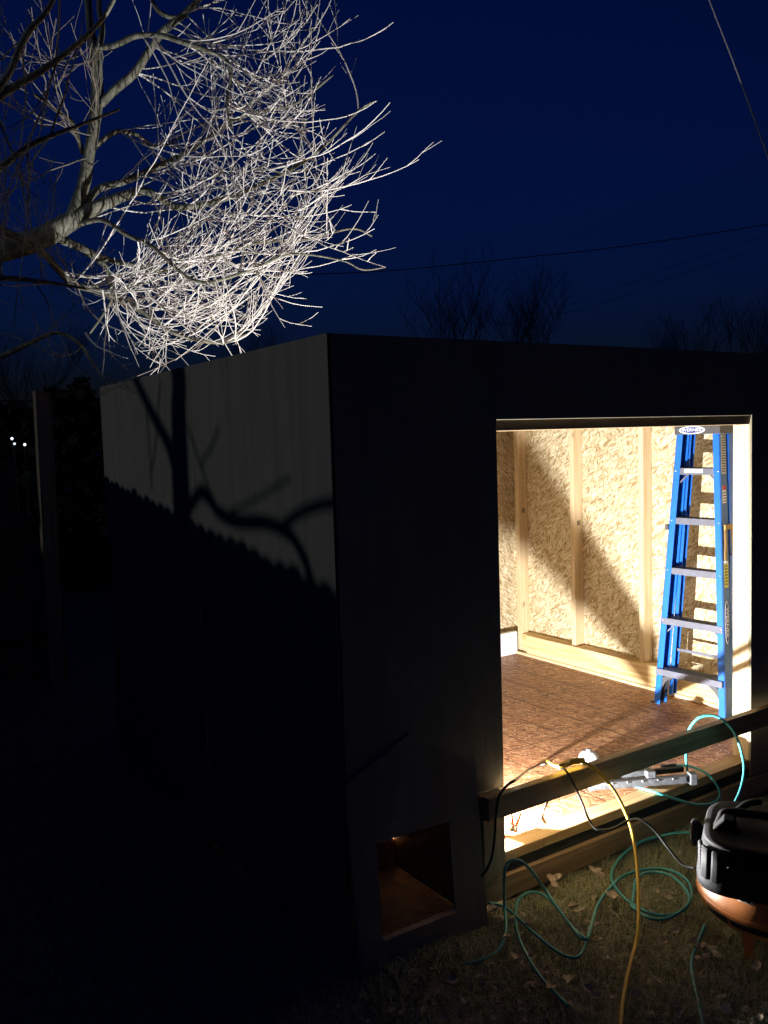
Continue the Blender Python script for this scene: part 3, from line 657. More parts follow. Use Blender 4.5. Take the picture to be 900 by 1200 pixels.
# ------------------------------------------------------------------ compressor
cc = Vector((1.350, -.745, 0)); K = 1.0
comp = thing('air_compressor', 'orange pancake air compressor with black shroud standing on the grass', 'compressor', tuple(cc))
R0 = .270
MB().lathe([(.05, .060), (.16, .066), (.225, .085), (R0-.012, .118), (R0, .150), (R0, .168), (R0-.006, .185), (.245, .222), (.205, .255), (.14, .268), (.05, .27)], tuple(cc), 48).build('tank', M['orange'], comp, True)
MB().lathe([(R0+.001, .150), (R0+.003, .153), (R0+.003, .162), (R0+.001, .165)], tuple(cc), 48).build('weld_seam', M['orange'], comp, True)
tocam = Vector((CAM.x-cc.x, CAM.y-cc.y, 0)).normalized(); side = Vector((-tocam.y, tocam.x, 0))   # side = to the right seen from the camera... sign below
if side.dot(RT) < 0: side = -side
for k in range(4):
    q = math.radians(22+90*k); dv = tocam*math.cos(q)-side*math.sin(q)
    p0 = cc+dv*.225
    obox('leg', p0+up*.0, p0+up*.10+dv*.0001, .016, .007, M['orange'], comp, .002) if False else None
    mb = MB(); s_ = dv.cross(up)
    vs = [p0+s_*a_*w_+dv*b_+up*z_ for z_, w_ in ((-.002, .012), (.10, .022)) for a_, b_ in ((-1, -.004), (1, -.004), (1, .004), (-1, .004))]
    mb.add(vs, [(0, 1, 2, 3), (7, 6, 5, 4), (0, 4, 5, 1), (1, 5, 6, 2), (2, 6, 7, 3), (3, 7, 4, 0)]); mb.build('leg', M['orange'], comp)
# decal band and plate following the tank
def band(r, z0, z1, a0, a1, material, name, th=.0015, n=14, rz=None):
    mb = MB(); vs = []
    for i in range(n+1):
        a_ = a0+(a1-a0)*i/n; dv = tocam*math.cos(a_)+side*math.sin(a_)
        for rr_, z_ in ((r[0], z0), (r[1], z1), (r[1]+th, z1), (r[0]+th, z0)): vs.append(cc+dv*rr_+up*z_)
    fs = [(4*i+k, 4*i+(k+1) % 4, 4*i+4+(k+1) % 4, 4*i+4+k) for i in range(n) for k in range(4)]+[(0, 1, 2, 3), tuple(4*n+k for k in (3, 2, 1, 0))]
    mb.add(vs, fs); return mb.build(name, material, comp, True)
band((R0-.0115, R0-.0005), .120, .146, -1.0, -.62, M['print_dark'], 'decal'); band((R0-.0115, R0-.0005), .120, .146, -.56, .15, M['print_dark'], 'decal')
rp = band((.2505, .2425), .2150, .2245, -.50, -.30, M['sticker_white'], 'rating_plate', .0012, 5)
band((.2500, .2430), .2165, .2230, -.46, -.40, M['print_dark'], 'rating_mark', .0022, 4); band((.2500, .2430), .2165, .2230, -.38, -.33, M['print_dark'], 'rating_mark', .0022, 4)
# shroud: superelliptic drum with steps
def ring(cx, rx, ry, z, n=40, pw=4.2, rot=0.0):
    out = []
    for j in range(n):
        q = 2*math.pi*j/n; c_, s_ = math.cos(q), math.sin(q)
        x = math.copysign(abs(c_)**(2/pw), c_)*rx; y = math.copysign(abs(s_)**(2/pw), s_)*ry
        out.append(cc+side*x+tocam*y+up*z)
    return out
def loft(rings, name, material, parent=comp, smooth=True):
    n = len(rings[0]); mb = MB(); vs = [v for r in rings for v in r]
    fs = [(i*n+j, i*n+(j+1) % n, (i+1)*n+(j+1) % n, (i+1)*n+j) for i in range(len(rings)-1) for j in range(n)]+[tuple(range(n)), tuple((len(rings)-1)*n+j for j in range(n))]
    mb.add(vs, fs); return mb.build(name, material, parent, smooth, bevel=0)
sh = loft([ring(0, .250, .230, .222), ring(0, .264, .246, .228), ring(0, .264, .246, .258), ring(0, .256, .238, .268), ring(0, .252, .232, .32), ring(0, .246, .225, .36), ring(0, .232, .21, .378), ring(0, .222, .20, .381)], 'shroud', M['black'])
loft([ring(0, .236, .214, .376), ring(0, .242, .220, .383), ring(0, .236, .214, .390), ring(0, .21, .19, .391)], 'shroud_lid', M['black'])
# panel set in the front, vent slats at the left corner
def curved_panel(q0, q1, z0, z1, off, material, name, n=8, parent=None):
    mb = MB(); vs = []
    for i in range(n+1):
        q = q0+(q1-q0)*i/n; c_, s_ = math.cos(q), math.sin(q); pw = 4.2
        for rx, ry, z_ in ((.252+off, .232+off, z0), (.247+off, .226+off, z1), (.247+off-.01, .226+off-.01, z1), (.252+off-.01, .232+off-.01, z0)):
            x = math.copysign(abs(c_)**(2/pw), c_)*rx; y = math.copysign(abs(s_)**(2/pw), s_)*ry; vs.append(cc+side*x+tocam*y+up*z_)
    fs = [(4*i+k, 4*i+(k+1) % 4, 4*i+4+(k+1) % 4, 4*i+4+k) for i in range(n) for k in range(4)]+[(0, 1, 2, 3), tuple(4*n+k for k in (3, 2, 1, 0))]
    mb.add(vs, fs); return mb.build(name, material, parent or comp, True)
curved_panel(math.radians(60), math.radians(112), .268, .350, .003, M['black'], 'front_panel')
curved_panel(math.radians(118), math.radians(128), .262, .368, .010, M['black'], 'shroud_rib', 4)
curved_panel(math.radians(134), math.radians(150), .262, .368, .010, M['black'], 'shroud_rib', 4)
for k in range(7):
    curved_panel(math.radians(153), math.radians(168), .278+k*.0125, .284+k*.0125, .008, M['black'], 'vent_slat', 4)
# carrying handle: a frame from the left top corner running back/right
hp = [cc-side*.20+tocam*.06+up*.37, cc-side*.185+tocam*.03+up*.41, cc-side*.16+tocam*.01+up*.432, cc-side*.02-tocam*.01+up*.430, cc+side*.14-tocam*.01+up*.428, cc+side*.19+tocam*.0+up*.41, cc+side*.21+tocam*.02+up*.41]
MB().tube(smooth_path(hp, 5), .0165, 10).build('carry_handle', M['black'], comp, True)
hp = [p-tocam*.10 for p in hp]
MB().tube(smooth_path([cc-side*.14+tocam*.01+up*.430, cc-side*.10-tocam*.12+up*.42, cc-side*.06-tocam*.18+up*.41], 5), .013, 10).build('carry_handle', M['black'], comp, True)
cheek = [(-.236, .33), (-.205, .40), (-.172, .436), (-.135, .434), (-.128, .385), (-.128, .33)]
mb = MB(); vs = [cc+side*x+up*z+tocam*t for t in (.015, .085) for x, z in cheek]; n_ = len(cheek)
mb.add(vs, [tuple(range(n_)), tuple(range(2*n_-1, n_-1, -1))]+[(i, (i+1) % n_, (i+1) % n_+n_, i+n_) for i in range(n_)])
mb.build('handle_cheek', M['black'], comp, bevel=.006)
# regulator knob sticking out at the left
kc = cc-side*.262-tocam*.02+up*.325
MB().tube([kc+side*.02, kc, kc-side*.022, kc-side*.030], [.012, .046, .050, .040], 20).build('side_knob', M['black'], comp, True)
MB().tube([cc-side*.13+tocam*.08+up*.385, cc-side*.13+tocam*.08+up*.405], .014, 10).build('pressure_knob', M['black'], comp, True)
MB().tube([cc-side*.17+tocam*.06+up*.385, cc-side*.155+tocam*.05+up*.41], .010, 8).build('hose_coupler', M['steel'], comp, True)

# ------------------------------------------------------------------ fallen leaves and sawdust
def leaf_mesh(seed, size):
    r = random.Random(seed); pts = []
    L_ = 13
    for i in range(L_+1):
        t = i/L_; wd = math.sin(math.pi*min(1, t*1.02))**.7*.46*(.30+.70*abs(math.cos(t*math.pi*3.4+r.uniform(-.35, .35))))
        pts.append((t-.5, wd))
    vs = []; fs = []; cu = r.uniform(.5, 1.5); cv = r.uniform(.4, 1.3)
    for i, (x, wd) in enumerate(pts):
        for j, s_ in enumerate((-1, -.5, 0, .5, 1)):
            y = s_*wd; z = cu*x*x*.6+cv*abs(y)*.8+r.uniform(-.02, .02)
            vs.append((x*size, y*size, z*size))
    for i in range(L_):
        for j in range(4): fs.append((i*5+j, i*5+j+1, i*5+j+6, i*5+j+5))
    me = bpy.data.meshes.new('fallen_leaf'); me.from_pydata(vs, [], fs); me.materials.append(M['leaf']); me.update(); 
    me.polygons.foreach_set('use_smooth', [True]*len(me.polygons)); return me
lms = [leaf_mesh(s, 1.0) for s in range(6)]
def leaf(p, s, rx=None):
    o = bpy.data.objects.new('fallen_leaf', random.choice(lms)); COL.objects.link(o)
    o.location = p; o.scale = (s, s, s); o.rotation_euler = (random.uniform(-.45, .45), random.uniform(-.4, .4), random.uniform(0, 6.28))
    if random.random() < .3: o.rotation_euler.x += math.pi
    zone = ('beside the orange tank of the compressor', 'leaves by the compressor') if (Vector(p)-Vector((1.335, -.735, 0))).length < .46 else \
           ('against the wooden rim under the doorway', 'leaves under the doorway') if p.y > -.26 and p.x > .55 else \
           ('in front of the dark gabled board', 'leaves before the gabled board') if p.x < .42 else \
           ('among the loops of teal hose', 'leaves among the hoses')
    return tag(o, 'curled dry brown leaf lying on the grass '+zone[0], 'leaf', zone[1])
spots = [(700, 1017), (705, 1022), (694, 1020), (645, 1032), (650, 1037), (655, 1028), (640, 1025), (718, 1050), (712, 1045), (780, 1052), (784, 1048), (672, 1063), (680, 1068), (820, 1112), (828, 1118), (835, 1108), (812, 1106), (842, 1115), (826, 1105), (818, 1120), (578, 1068), (585, 1072), (600, 1075), (888, 1133), (850, 1150), (846, 1170), (690, 1160), (700, 1168), (668, 1150), (645, 1158), (850, 1185), (596, 1100), (605, 1125), (620, 1150), (700, 1085), (690, 1078), (770, 1150), (565, 1145), (530, 1150)]
for x, y in spots: leaf(zv(x, y, .030), random.uniform(.032, .055))
rl_ = random.Random(11)
for i in range(120):
    x = rl_.uniform(380, 900); y = rl_.uniform(1040, 1200)
    p = zv(x, y, .022)
    if p.y > -.13 and p.x > -.02: continue
    if (p-cc).length < .30: continue
    leaf(p, rl_.uniform(.014, .036))
ch = MB(); rc = random.Random(5)
for i in range(800):
    x = rc.uniform(.9, 2.95); y = rc.uniform(.12, 2.4); s_ = rc.uniform(.001, .0026) if rc.random() < .95 else .0045
    a_ = rc.uniform(0, 3.14); dx, dy = math.cos(a_)*s_, math.sin(a_)*s_
    ch.add([(x-dx, y-dy, ZF+.0006), (x+dy*.6, y-dx*.6, ZF+.0006), (x+dx, y+dy, ZF+.0006), (x-dy*.6, y+dx*.6, ZF+.0006), (x, y, ZF+.0006+s_*.8)],
           [(0, 1, 4), (1, 2, 4), (2, 3, 4), (3, 0, 4), (3, 2, 1, 0)])
tag(ch.build('sawdust', M['chips']), 'pale sawdust crumbs scattered over the shed floor', 'sawdust', kind='stuff')

# ------------------------------------------------------------------ the bare tree over the shed
tree = thing('bare_tree', 'big leafless tree reaching over the shed, its twigs lit from below', 'tree', (-2.4, 2.2, 0))
def cast(p, s_):                                      # the point s_ metres from wall point p towards the street lamp
    p = Vector(p); return p+(STREET-p).normalized()*s_
def wallp(x, y): return on(x, y, 0, 0.0)
tr = random.Random(21)
tp = [cast(wallp(213, 600), 2.6), cast(wallp(211, 540), 2.6), cast(wallp(209, 480), 2.6), cast(wallp(209, 438), 2.6)]
b0 = tp[0].copy(); b0.z = 0; base_pts = [b0+Vector((-.05, .02, 0)), Vector((b0.x, b0.y, .7))]+tp
crown0 = tp[-1]+Vector((.15, .05, .25)); 
TRUNK = MB().tube(smooth_path(base_pts+[crown0], 4), [.19]*2+[.15]*3+[.125]*20+[.12]*0, 12) if False else None
pp = smooth_path(base_pts+[crown0], 4); rr_ = [.105-.035*min(1, i/(len(pp)-1)*1.3) for i in range(len(pp))]
MB().tube(pp, rr_, 12).build('trunk', M['bark'], tree, True)
f1 = [cast(wallp(207, 555), 2.6), cast(wallp(197, 520), 2.62), cast(wallp(180, 488), 2.66), cast(wallp(163, 453), 2.7), cast(wallp(150, 425), 2.75)]
MB().tube(smooth_path(f1, 4), [.040-.0007*i for i in range(17)], 10).build('limb', M['bark'], tree, True)
# low arching bough whose shadow falls across the wall
ar = [(214, 606), (223, 593), (235, 577), (245, 584), (256, 600), (278, 611), (313, 613), (342, 629), (360, 664), (368, 700)]
MB().tube(smooth_path([cast(wallp(x, y), 2.5-.05*i) for i, (x, y) in enumerate(ar)], 4), [.033-.0003*i for i in range(37)], 8).build('limb', M['bark'], tree, True)
ar2 = [(331, 616), (350, 602), (372, 593), (395, 589), (412, 590)]
MB().tube(smooth_path([cast(wallp(x, y), 2.25) for x, y in ar2], 4), [.020]*17, 8).build('limb', M['bark'], tree, True)
for pts_ in ([(253, 592), (242, 565), (230, 530), (220, 500)], [(178, 575), (176, 540), (173, 500), (170, 470)], [(176, 560), (182, 525), (186, 470), (188, 445)], [(264, 602), (300, 585), (340, 560)], [(236, 543), (250, 520), (256, 500)]):
    MB().tube(smooth_path([cast(wallp(x, y), 2.4) for x, y in pts_], 4), .0085, 5).build('shoot', M['bark'], tree, True)

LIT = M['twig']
def px2r(wpx, d): return wpx*.5*d/F_PX
limbs = []
def limb(ctrl, mt=None, name='limb'):
    pts = [at(x, y, d) for x, y, d, w_ in ctrl]; P = smooth_path(pts, 5); rad = []
    for i in range(len(ctrl)-1):
        for j in range(5): t = j/5; rad.append(px2r(ctrl[i][3]*(1-t)+ctrl[i+1][3]*t, ctrl[i][2]))
    rad.append(px2r(ctrl[-1][3], ctrl[-1][2]))
    MB().tube(P, rad, 8).build(name, mt or M['bark'], tree, True); limbs.append((P, rad)); return P
L1 = limb([(-330, 330, 5.40, 44), (-160, 325, 5.20, 40), (-30, 298, 5.00, 32), (40, 282, 4.95, 27), (85, 258, 4.92, 22), (120, 240, 4.90, 15), (165, 224, 4.90, 10), (188, 232, 4.90, 9), (208, 243, 4.90, 8), (255, 236, 4.90, 6), (310, 214, 4.90, 5), (370, 180, 4.85, 3.5), (420, 130, 4.80, 2.6), (442, 118, 4.80, 1.8)])
MB().tube(smooth_path([crown0, crown0.lerp(L1[0], .5)+Vector((0, 0, .12)), L1[0]], 4), [.12, .12, .12, .125, .125, .13, .13, .13, .13], 10).build('limb', M['bark'], tree, True)
L2 = limb([(86, 258, 4.92, 22), (97, 222, 4.90, 16), (104, 185, 4.90, 14), (110, 150, 4.90, 14), (114, 110, 4.90, 15), (112, 65, 4.90, 14), (106, 35, 4.92, 9), (103, 0, 4.95, 9), (96, -70, 5.00, 7)])
L2b = limb([(114, 62, 4.90, 9), (120, 35, 4.88, 7), (116, 5, 4.86, 6), (120, -60, 4.80, 5)])
L3 = limb([(118, 122, 4.90, 10), (135, 105, 4.88, 10), (158, 85, 4.86, 10), (176, 58, 4.84, 9), (190, 38, 4.82, 9), (212, 20, 4.80, 8), (240, -8, 4.78, 6), (300, -70, 4.70, 5)])
L4 = limb([(112, 57, 4.90, 8), (135, 53, 4.80, 7), (160, 42, 4.70, 7), (190, 42, 4.65, 6.5), (215, 50, 4.60, 6), (245, 60, 4.60, 5.5), (266, 72, 4.60, 5), (270, 95, 4.60, 4), (266, 125, 4.60, 3), (272, 150, 4.60, 2.5)])
L5 = limb([(92, 248, 4.92, 10), (115, 222, 5.00, 9), (145, 213, 5.00, 8), (175, 200, 5.05, 8), (205, 186, 5.05, 7), (235, 168, 5.10, 6), (265, 145, 5.10, 5), (300, 132, 5.10, 4), (345, 122, 5.10, 3), (390, 88, 5.10, 2.2)])
L6 = limb([(60, 275, 5.01, 13), (98, 292, 5.05, 9), (122, 303, 5.07, 7.5), (156, 311, 5.10, 6), (192, 317, 5.10, 5), (240, 305, 5.10, 4.5), (300, 285, 5.10, 4), (360, 280, 5.10, 3), (412, 268, 5.10, 2.4), (436, 277, 5.10, 2)])
L7 = limb([(-60, 240, 4.50, 12), (0, 268, 4.74, 10), (45, 292, 4.92, 9), (65, 312, 5.00, 9), (85, 332, 5.08, 9), (115, 341, 5.10, 8), (145, 354, 5.10, 7), (170, 368, 5.10, 6), (195, 386, 5.10, 5), (225, 397, 5.10, 4), (262, 402, 5.10, 3), (290, 391, 5.10, 2)])
L8 = limb([(-60, 438, 5.20, 8), (0, 418, 5.20, 7), (35, 402, 5.20, 6), (66, 390, 5.20, 4.5), (92, 402, 5.20, 4), (108, 425, 5.20, 3), (124, 446, 5.20, 2)])
L9 = limb([(-60, 160, 3.40, 12), (0, 112, 3.40, 10), (50, 82, 3.40, 8), (92, 50, 3.40, 6), (125, 15, 3.40, 5), (150, -40, 3.40, 4)])
L10 = limb([(-40, 140, 3.30, 10), (5, 95, 3.30, 8), (30, 42, 3.30, 8), (58, 8, 3.30, 6), (75, -40, 3.30, 5)])
L11 = limb([(-60, 235, 3.50, 12), (0, 196, 3.50, 9), (40, 168, 3.50, 6), (90, 148, 3.50, 4), (140, 128, 3.60, 3)])
L12 = limb([(97, 180, 4.90, 6), (85, 145, 4.90, 6), (72, 134, 4.90, 5), (40, 110, 4.80, 3)])
L13 = limb([(108, 175, 4.90, 6), (135, 155, 5.00, 6), (160, 158, 5.05, 5), (185, 172, 5.10, 3), (215, 160, 5.10, 2.5)])
L14 = limb([(100, 296, 5.10, 7), (122, 310, 5.10, 7), (128, 328, 5.10, 6), (132, 348, 5.10, 4), (120, 370, 5.10, 3), (102, 395, 5.10, 2)])
L15 = limb([(-60, 330, 4.70, 8), (0, 326, 4.70, 7), (50, 330, 4.70, 5), (100, 338, 4.70, 3)])
L16 = limb([(212, 20, 4.80, 6), (198, 20, 4.80, 6), (182, 8, 4.80, 5), (165, -30, 4.80, 4)])
L17 = limb([(95, 262, 4.92, 7), (120, 258, 4.80, 6), (150, 276, 4.75, 5), (180, 290, 4.70, 4.5), (230, 330, 4.65, 4), (290, 318, 4.60, 3.5), (340, 298, 4.60, 2.5), (400, 305, 4.60, 2.2), (425, 316, 4.60, 2.2), (452, 313, 4.60, 1.6)])

count = [0]
def twigs_on(mb, P, r0, rnd, lvl, dens):
    """side shoots along a curved shoot: leave at a narrow angle, then bend up a little"""
    n_ = len(P)
    for i in range(2, n_-1):
        if rnd.random() > dens: continue
        d = (P[i+1]-P[i-1]).normalized(); a_ = d.orthogonal(); a_.rotate(Matrix.Rotation(rnd.uniform(0, 6.283), 3, d)); a_.normalize()
        if rnd.random() < .65 and a_.z < 0: a_ = -a_
        sp = rnd.uniform(.4, .85); dv = (d+a_*sp).normalized()
        ln = rnd.uniform(.10, .42)*(1-.5*i/n_)*(1 if lvl == 0 else .5)
        q = [P[i]]; cur = P[i]; k = 5 if lvl == 0 else 3
        for j in range(k): cur = cur+dv*ln/k; q.append(cur); dv = (dv+Vector((rnd.uniform(-.12, .12), rnd.uniform(-.12, .12), rnd.uniform(-.04, .16)))).normalized()
        rs = r0*.7
        mb.tube(q, [max(.0016, rs*(1-.65*j/k)) for j in range(k+1)], 3, False); count[0] += 1
        if lvl == 0 and rnd.random() < .55: twigs_on(mb, q, rs, rnd, 1, .5)
def shoot(p0, p1, r0, rnd, t0=None, sag=None, dens=.55, material=None, lift=None):
    """one long shoot from p0 to p1: starts along t0, sags, and turns up at its tip"""
    p0 = Vector(p0); p1 = Vector(p1); L_ = (p1-p0).length; n_ = max(8, int(L_/.06)); up_ = Vector((0, 0, 1))
    ch_ = (p1-p0).normalized()
    t0 = (ch_ if t0 is None else t0*.35+ch_*.8)+Vector((rnd.uniform(-.45, .45), rnd.uniform(-.45, .45), rnd.uniform(-.75, .25)))
    t0 = t0.normalized()*L_*.9; lf = rnd.uniform(-.5, .8) if lift is None else lift
    t1 = (ch_+up_*lf).normalized()*L_*1.0; P = []; kx = Vector((0, 0, 0))
    for i in range(n_+1):
        t = i/n_; h1 = 2*t**3-3*t*t+1; h2 = t**3-2*t*t+t; h3 = -2*t**3+3*t*t; h4 = t**3-t*t
        kx = kx*.7+Vector((rnd.uniform(-1, 1), rnd.uniform(-1, 1), rnd.uniform(-1, 1)))*.006
        P.append(p0*h1+t0*h2+p1*h3+t1*h4+kx*math.sin(math.pi*t))
    mb = MB(); mb.tube(P, [max(.0017, r0*(1-.72*i/n_)) for i in range(n_+1)], 5, False)
    twigs_on(mb, P, r0*.8, rnd, 0, dens); mb.build('branch', material or LIT, tree, True)
rs = random.Random(4)
# reaching tips seen against the sky
TIPS = [((300, 60, 4.90), (461, 26, 4.60), .30), ((250, 130, 4.80), (441, 118, 4.00), .25), ((300, 200, 4.80), (457, 120, 4.00), .22), ((320, 215, 4.70), (491, 187, 4.45), .12),
        ((310, 195, 4.80), (435, 165, 4.60), .1), ((270, 250, 4.80), (412, 240, 4.60), .1), ((290, 290, 4.80), (439, 268, 4.60), .12), ((260, 300, 4.80), (414, 299, 4.60), .12),
        ((250, 190, 4.80), (452, 313, 4.00), -.05), ((250, 240, 4.75), (361, 325, 4.60), -.02), ((285, 290, 4.70), (334, 384, 4.60), .0), ((300, 300, 4.70), (332, 362, 4.60), .05),
        ((220, 330, 4.80), (279, 357, 4.70), .08), ((170, 340, 4.80), (275, 382, 4.70), .1), ((180, 350, 4.80), (262, 404, 4.70), .08), ((150, 355, 4.80), (203, 438, 4.70), .02),
        ((120, 340, 4.80), (120, 440, 4.80), .0), ((135, 330, 4.80), (163, 430, 4.70), .0), ((100, 390, 4.90), (150, 420, 4.80), .05), ((330, 90, 4.80), (390, -5, 4.70), .1),
        ((310, 70, 4.80), (372, 5, 4.70), .15), ((290, 110, 4.80), (375, 48, 4.70), .15), ((300, 150, 4.80), (370, 50, 4.70), .02), ((345, 250, 4.70), (408, 198, 4.60), .02), ((330, 150, 4.80), (376, 90, 4.70), .1), ((340, 230, 4.70), (440, 180, 4.60), .1)]
for a_, b_, sg in TIPS: shoot(at(*a_), at(*b_), .0062, rs, None, None, .42, lift=.25+sg)
def xmax(y):
    T = [(-60, 400), (0, 385), (60, 375), (120, 385), (170, 400), (230, 400), (280, 400), (310, 365), (340, 310), (380, 270), (410, 240), (440, 160)]
    for (y0, x0), (y1, x1) in zip(T, T[1:]):
        if y0 <= y <= y1: return x0+(x1-x0)*(y-y0)/(y1-y0)
    return 150
src = [L1, L3, L4, L5, L6, L7, L17, L5, L6, L17, L7, L13]
for i in range(158):
    P = rs.choice(src); k = rs.randrange(len(P)//4, len(P)-2); s0 = P[k]; tg = (P[k+1]-P[k]).normalized()
    for _ in range(60):
        ty = rs.choice((rs.uniform(-50, 130), rs.uniform(100, 330), rs.uniform(180, 400))); tx = rs.uniform(120, xmax(ty)-8) if rs.random() < .5 else rs.uniform(220, xmax(ty)-8)
        if 195 < tx < 245 and 85 < ty < 160: continue
        t = at(tx, ty, rs.uniform(4.4, 5.4))
        if .35 < (t-s0).length < 1.5 and ((t-s0).normalized().dot(RT) > .62 or i % 5 < 2 and (t-s0).normalized().dot(tg) > 0): break
    else: continue
    shoot(s0, t, rs.uniform(.0036, .0060), rs, tg, None, .36)
for i in range(44):                                   # shadowed side of the crown, nearer and left
    P = rs.choice([L9, L10, L11, L8, L15, L12, L7, L1, L2]); k = rs.randrange(0, len(P)-2); s0 = P[k]
    for _ in range(20):
        t = at(rs.uniform(-60, 120), rs.uniform(-40, 440), rs.uniform(3.2, 4.4))
        if .2 < (t-s0).length < 1.1: break
    else: continue
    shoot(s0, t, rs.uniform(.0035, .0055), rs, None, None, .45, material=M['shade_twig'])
for i in range(34):                                   # the drooping lower sprays above the side wall
    P = rs.choice([L14, L6, L1, L17, L14, L6]); k = rs.randrange(len(P)//4, max(len(P)//4+2, int(len(P)*.7))); s0 = P[k]; tg = (P[k+1]-P[k]).normalized()
    for _ in range(30):
        t = at(rs.uniform(90, 290), rs.uniform(290, 432), rs.uniform(4.9, 5.5))
        if .25 < (t-s0).length < 1.2 and t.z < s0.z-.05: break
    else: continue
    shoot(s0, t, rs.uniform(.0032, .0052), rs, tg, None, .36, lift=rs.uniform(-.7, .9))
print('twigs', count[0])

# ------------------------------------------------------------------ picket fence beside the shed (off to the left; it throws the toothed shadow)
fence = thing('picket_fence', 'picket fence running along the left side of the shed', 'fence', (-1.6, 1.5, 0))
pa = cast((0, -.008, 1.34), 2.3); pb = cast((0, 2.645, 1.665), .92)
dirf = Vector((pb.x-pa.x, pb.y-pa.y, 0)); ln = dirf.length; dirf.normalize(); nf = Vector((-dirf.y, dirf.x, 0)); slope = (pb.z-pa.z)/ln
st_, en_ = -1.6, ln+.02; k = 0; pm = None
rp_ = random.Random(8); s_ = en_
while s_ > st_:
    zt = pa.z+slope*s_+rp_.uniform(-.010, .010); wd = .0485; c_ = pa+dirf*s_+nf*(.018 if k % 2 else 0); c_.z = 0; k += 1
    mb = MB(); vs = []
    for th in (0, .016):
        for u_, z_ in ((-wd, .03), (wd, .03), (wd, zt-.02), (wd*.45, zt), (-wd*.45, zt), (-wd, zt-.02)): vs.append(c_+dirf*u_+nf*th+up*z_)
    mb.add(vs, [(0, 1, 2, 3, 4, 5), (11, 10, 9, 8, 7, 6)]+[(i, (i+1) % 6, (i+1) % 6+6, i+6) for i in range(6)])
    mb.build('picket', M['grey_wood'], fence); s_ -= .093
for z_ in (.35, .9, 1.3):
    a_ = pa+dirf*st_; b_ = pa+dirf*en_; a_.z = z_; b_.z = z_+slope*(en_-st_)*.5
    obox('rail', a_-nf*.022, b_-nf*.022, .018, .04, M['grey_wood'], fence, 0)
for s_ in (st_, 0, ln*.6):
    c_ = pa+dirf*s_-nf*.09; mb = MB().box((c_.x-.045, c_.y-.045, -.05), (c_.x+.045, c_.y+.045, pa.z+slope*s_-.1), .004); mb.build('post', M['grey_wood'], fence)

# old fence behind the yard at the left, tall leaning post, faint ledge
of = thing('old_fence', 'weathered board fence at the far left behind the shed', 'fence', (-.6, 4.5, 0))
rf = random.Random(14)
for k in range(16):
    x0 = .02-.148*k; zt = 1.78+rf.uniform(-.06, .05)-(.0 if k != 1 else .5)
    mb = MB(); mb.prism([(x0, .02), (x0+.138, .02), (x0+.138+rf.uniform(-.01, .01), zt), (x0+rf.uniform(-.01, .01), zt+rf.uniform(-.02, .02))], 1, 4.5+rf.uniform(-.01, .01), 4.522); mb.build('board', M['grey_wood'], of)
box('rail', (-2.4, 4.46, 1.25), (.16, 4.498, 1.34), M['grey_wood'], of); box('rail', (-2.4, 4.46, .4), (.16, 4.498, .49), M['grey_wood'], of)
box('coping', (-2.4, 4.44, 1.84), (-.16, 4.56, 1.862), M['alu_dark'], of)
lp = MB(); a_ = on(66, 800, 1, 4.35); a_.z = -.02; b_ = on(49, 460, 1, 4.35)
dv = (b_-a_).normalized(); sv = Vector((1, 0, 0))
vs = [p+sv*q*.055+Vector((0, r_*.045, 0))+up*(0 if p is a_ else -q*.012) for p in (a_, b_) for q, r_ in ((-1, -1), (1, -1), (1, 1), (-1, 1))]
lp.add(vs, [(0, 1, 2, 3), (7, 6, 5, 4), (0, 4, 5, 1), (1, 5, 6, 2), (2, 6, 7, 3), (3, 7, 4, 0)])
tag(lp.build('leaning_post', M['weathered_up']), 'tall leaning wooden post standing beside the far left fence', 'post')

# ------------------------------------------------------------------ background: trees, hedge, pole, wires, distant lights
def far_tree(cx, Y_d, hgt_px, w_px, seed, label, base_y=560):
    r = random.Random(seed); base = at(cx, base_y, Y_d); base.z = 0
    top = at(cx, hgt_px, Y_d).z; t = thing('bare_tree', label, 'tree', tuple(base), 'leafless trees beyond the yard')
    sc = top; wm = w_px*.5*Y_d/F_PX
    MB().tube([base, base+up*sc*.3+RT*.1, base+up*sc*.5], [.02*sc, .016*sc, .012*sc], 6).build('trunk', M['dark_bark'], t, True)
    mb = MB()
    def grow(p, d, L_, rad, lv):
        q = [p]; cur = p
        for j in range(3): cur = cur+d*L_/3; q.append(cur); d = (d+Vector((r.uniform(-.15, .15), r.uniform(-.15, .15), .10))).normalized()
        mb.tube(q, [rad*.45, rad*.38, rad*.3, rad*.22], 3, False)
        if lv == 0: return
        for j in range(4 if lv > 1 else 3):
            a_ = Vector((r.uniform(-1, 1), r.uniform(-1, 1), r.uniform(-.1, .8))).normalized()
            grow(q[r.choice((1, 2, 3, 3))], (d+a_*.75).normalized(), L_*r.uniform(.55, .8), rad*.55, lv-1)
    for k in range(6):
        q = 2*math.pi*k/6+r.uniform(-.4, .4); sp = r.uniform(.3, 1.0)*wm/(sc*.45)
        grow(base+up*sc*r.uniform(.25, .5), Vector((math.cos(q)*sp, math.sin(q)*sp, 1)).normalized(), sc*.27, .009*sc, 4)
    mb.build('crown', M['dark_bark'], t)
far_tree(535, 38, 335, 110, 1, 'leafless tree rising behind the shed roof line, left of the rounder one')
far_tree(625, 36, 328, 90, 2, 'rounder leafless tree rising behind the shed above the doorway')
far_tree(800, 40, 378, 110, 3, 'low leafless tree behind the shed near the right edge')
far_tree(885, 30, 340, 110, 4, 'leafless tree at the right edge behind the shed')
far_tree(300, 45, 385, 90, 6, 'leafless tree just above the side wall of the shed')
far_tree(40, 26, 380, 150, 5, 'leafless tree at the far left behind the old fence')
hm = MB(); rh = random.Random(9)
